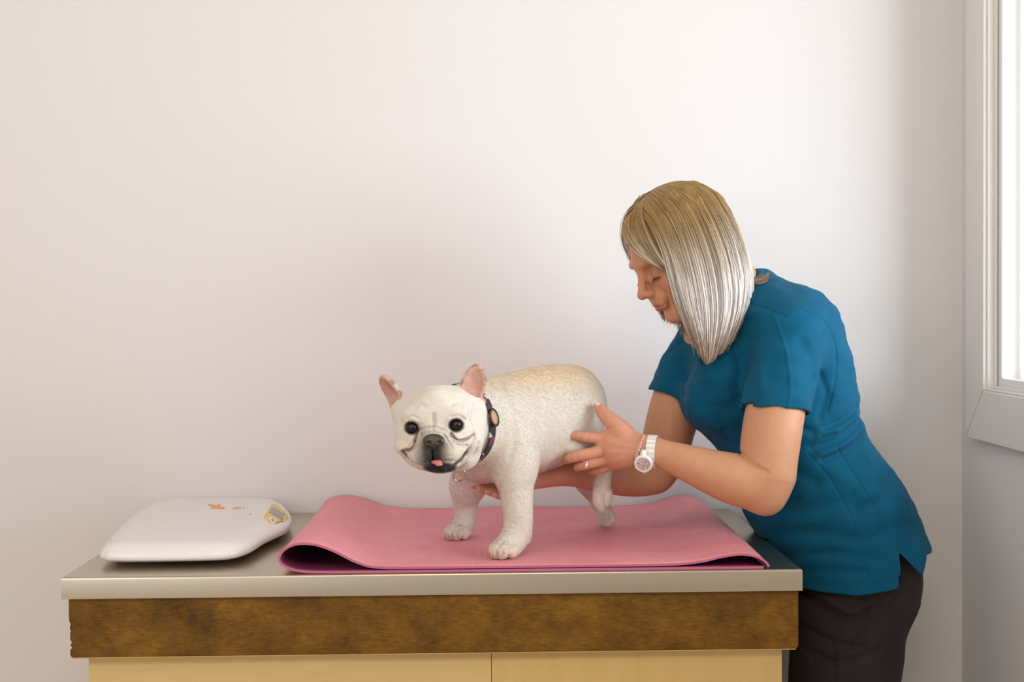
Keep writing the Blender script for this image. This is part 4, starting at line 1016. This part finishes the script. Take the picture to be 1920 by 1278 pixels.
BANG = [  # front section swept back across the forehead, tucked under the curtain
 [(1204, 382, 2.478), (1180, 405, 2.448), (1182, 440, 2.430), (1205, 470, 2.418), (1232, 492, 2.412), (1252, 508, 2.418), (1262, 530, 2.425)],
 [(1200, 386, 2.480), (1172, 412, 2.455), (1169, 440, 2.440), (1188, 468, 2.424), (1216, 490, 2.414), (1244, 505, 2.416), (1260, 522, 2.425)],
 [(1214, 374, 2.476), (1202, 402, 2.436), (1214, 440, 2.414), (1230, 470, 2.408), (1246, 495, 2.408), (1258, 515, 2.415), (1266, 540, 2.42)]]
FAR = [
 [(1200, 384, 2.484), (1176, 400, 2.515), (1166, 430, 2.545), (1172, 465, 2.572), (1196, 510, 2.585), (1226, 560, 2.585), (1246, 604, 2.580)],
 [(1214, 370, 2.486), (1198, 372, 2.530), (1200, 420, 2.575), (1222, 480, 2.592), (1246, 530, 2.592), (1258, 580, 2.588), (1262, 610, 2.58)],
 [(1240, 354, 2.492), (1240, 356, 2.545), (1262, 420, 2.590), (1285, 490, 2.605), (1300, 550, 2.60), (1305, 600, 2.60), (1308, 640, 2.58)],
 [(1270, 343, 2.498), (1288, 350, 2.555), (1320, 420, 2.592), (1345, 480, 2.605), (1370, 520, 2.610), (1390, 540, 2.60), (1410, 560, 2.60)],
 [(1294, 339, 2.510), (1330, 356, 2.55), (1368, 420, 2.575), (1390, 480, 2.580), (1410, 520, 2.570), (1428, 527, 2.56), (1440, 520, 2.55)],
 [(1304, 339, 2.522), (1350, 368, 2.54), (1386, 440, 2.540), (1404, 500, 2.535), (1415, 530, 2.525), (1428, 532, 2.52), (1441, 526, 2.515)],
 [(1306, 340, 2.525), (1354, 374, 2.525), (1389, 442, 2.51), (1408, 508, 2.495), (1411, 550, 2.480), (1402, 588, 2.47), (1390, 612, 2.462)]]
def outside(P, ex):
    q = (P - L(-.004, 0, .032)) @ HR.T; rr = np.array([.098, .074, .086]) + ex; k = np.linalg.norm(q / rr, axis=-1, keepdims=True)
    return L(-.004, 0, .032) + (q * np.where(k < 1, 1 / np.maximum(k, .3), 1)) @ HR
def lay(groups, n, depth, jit, seed):
    r_ = np.random.default_rng(seed); G_ = np.array([guide(g) for g in groups]); m = len(G_); out = []
    hc = L(-.01, 0, .01)
    for i in range(n):
        s = r_.random() * (m - 1); a = int(min(s, m - 2)); u = s - a; P0 = G_[max(a - 1, 0)]; P1 = G_[a]; P2 = G_[a + 1]; P3 = G_[min(a + 2, m - 1)]
        P = .5 * (2 * P1 + (P2 - P0) * u + (2 * P0 - 5 * P1 + 4 * P2 - P3) * u ** 2 + (3 * P1 - P0 - 3 * P2 + P3) * u ** 3)
        t = np.linspace(0, 1, 28)
        dirn = P - hc; dirn /= np.linalg.norm(dirn, axis=1, keepdims=True)
        dp = -depth * r_.random() ** 1.2
        clump = np.sin(s * 17 + 2.5 * np.sin(s * 5)) * .0012 + np.sin(s * 61 + 3 * np.sin(s * 9)) * .0007 + np.sin(t * 4 + s * 31) * .0007
        P = P + dirn * (dp + clump * np.clip(t * 2.5, 0, 1))[:, None]
        P = outside(P, .009 + dp * .6)
        w_ = r_.normal(size=3) * jit; w2_ = r_.normal(size=3) * jit * .8
        P = P + w_ * (t ** 1.3)[:, None] + w2_ * np.sin(t * math.pi * (1 + r_.random()))[:, None] * .6
        ln = r_.uniform(.88, 1.0) if r_.random() < .75 else r_.uniform(.75, 1.03)
        k = np.linspace(0, 27 * min(ln, 1), 28); P = np.stack([np.interp(k, np.arange(28), P[:, c]) for c in range(3)], 1)
        out.append(P[::2] if False else P[np.linspace(0, 27, 16).round().astype(int)])
    return np.array(out)
FLICK = [[(1378, 470, 2.50), (1396, 500, 2.50), (1410, 522, 2.495), (1424, 526, 2.49), (1441, 513, 2.49)], [(1380, 480, 2.48), (1400, 510, 2.48), (1412, 528, 2.475), (1426, 530, 2.47), (1444, 521, 2.47)]]
st_n = lay(NEAR, 5200, .012, .0022, 1); st_b = lay(BANG, 1300, .006, .0014, 2); st_f = lay(FAR, 2600, .012, .0026, 3)
wisp = lay(NEAR[:2], 34, .002, .0065, 5); wf = lay(FAR[:2], 26, .002, .0065, 6)
fk = lay(FLICK, 160, .004, .0035, 8)
SA = np.concatenate([fk, st_n, st_b, st_f, wisp, wf]); ns = len(SA); t = np.linspace(0, 1, 16)
rad = np.tile(.00062 * np.clip(1.15 - .75 * t ** 3, .1, 1), (ns, 1)) * rng.uniform(.7, 1.25, (ns, 1)); rad[-60:] *= .45
V, Fq = sweep(SA, rad, 4)
base = np.array([.36, .228, .082]); ash_sheen = np.array([.80, .77, .76]); dk = np.array([.17, .10, .045]); tipc = np.array([.40, .23, .105])  # ash lengths paled towards white: window sheen painted into the strand colour
ra = rng.random(ns)[:, None, None]; tt = t[None, :, None]
am = np.full(ns, 1.); am[160 + len(st_n):160 + len(st_n) + len(st_b)] = .28; am[160 + len(st_n) + len(st_b):] = .6
ag = np.clip(tt * 3.0 - .72, 0, 1) * am[:, None, None]; hc_ = base * (1 - ag) + ash_sheen * ag
hc_ = hc_ * (1 - .8 * np.clip((tt - .76) / .22, 0, 1)) + tipc * .8 * np.clip((tt - .76) / .22, 0, 1)
hc_ = np.where(ra < .30, hc_ * .42 + dk * .58 * (1 - .3 * tt), np.where(ra > .72, hc_ * 1.2, hc_))
hc_ = np.broadcast_to(hc_, (ns, 16, 3)).copy(); hc_[:160] = hc_[:160] * .25 + np.array([.26, .15, .06]) * .75
C = np.repeat(hc_.reshape(ns, 16, 1, 3), 4, 2).reshape(-1, 3)
# under-layer: lofted sheets just inside the strands, so the scalp never shows
Vs = [V]; Fs = [Fq]; Cs = [C]; off = len(V)
for grp in (NEAR, BANG, FAR):
    G_ = np.array([guide(g) for g in grp]); hc = L(-.01, 0, .01); m = len(G_)
    G2 = np.stack([catmull(G_[:, k], (m - 1) * 5 + 1) for k in range(28)], 1)[:, :25]; dirn = G2 - hc; dirn /= np.linalg.norm(dirn, axis=2, keepdims=True)
    a_ = outside(G2 - dirn * .0075, .0035); b_ = outside(G2 - dirn * .0100, .002); mm, kk = a_.shape[:2]
    for sh_ in (a_, b_):
        ii = np.arange(mm * kk).reshape(mm, kk) + off; Fs.append(np.stack([ii[:-1, :-1], ii[1:, :-1], ii[1:, 1:], ii[:-1, 1:]], -1).reshape(-1, 4))
        Vs.append(sh_.reshape(-1, 3)); Cs.append(np.tile(np.array([.30, .21, .11]), (mm * kk, 1))); off += mm * kk
hair = mesh_obj('hair', np.concatenate(Vs), np.concatenate(Fs), hair_m, wom, colr=np.concatenate(Cs))
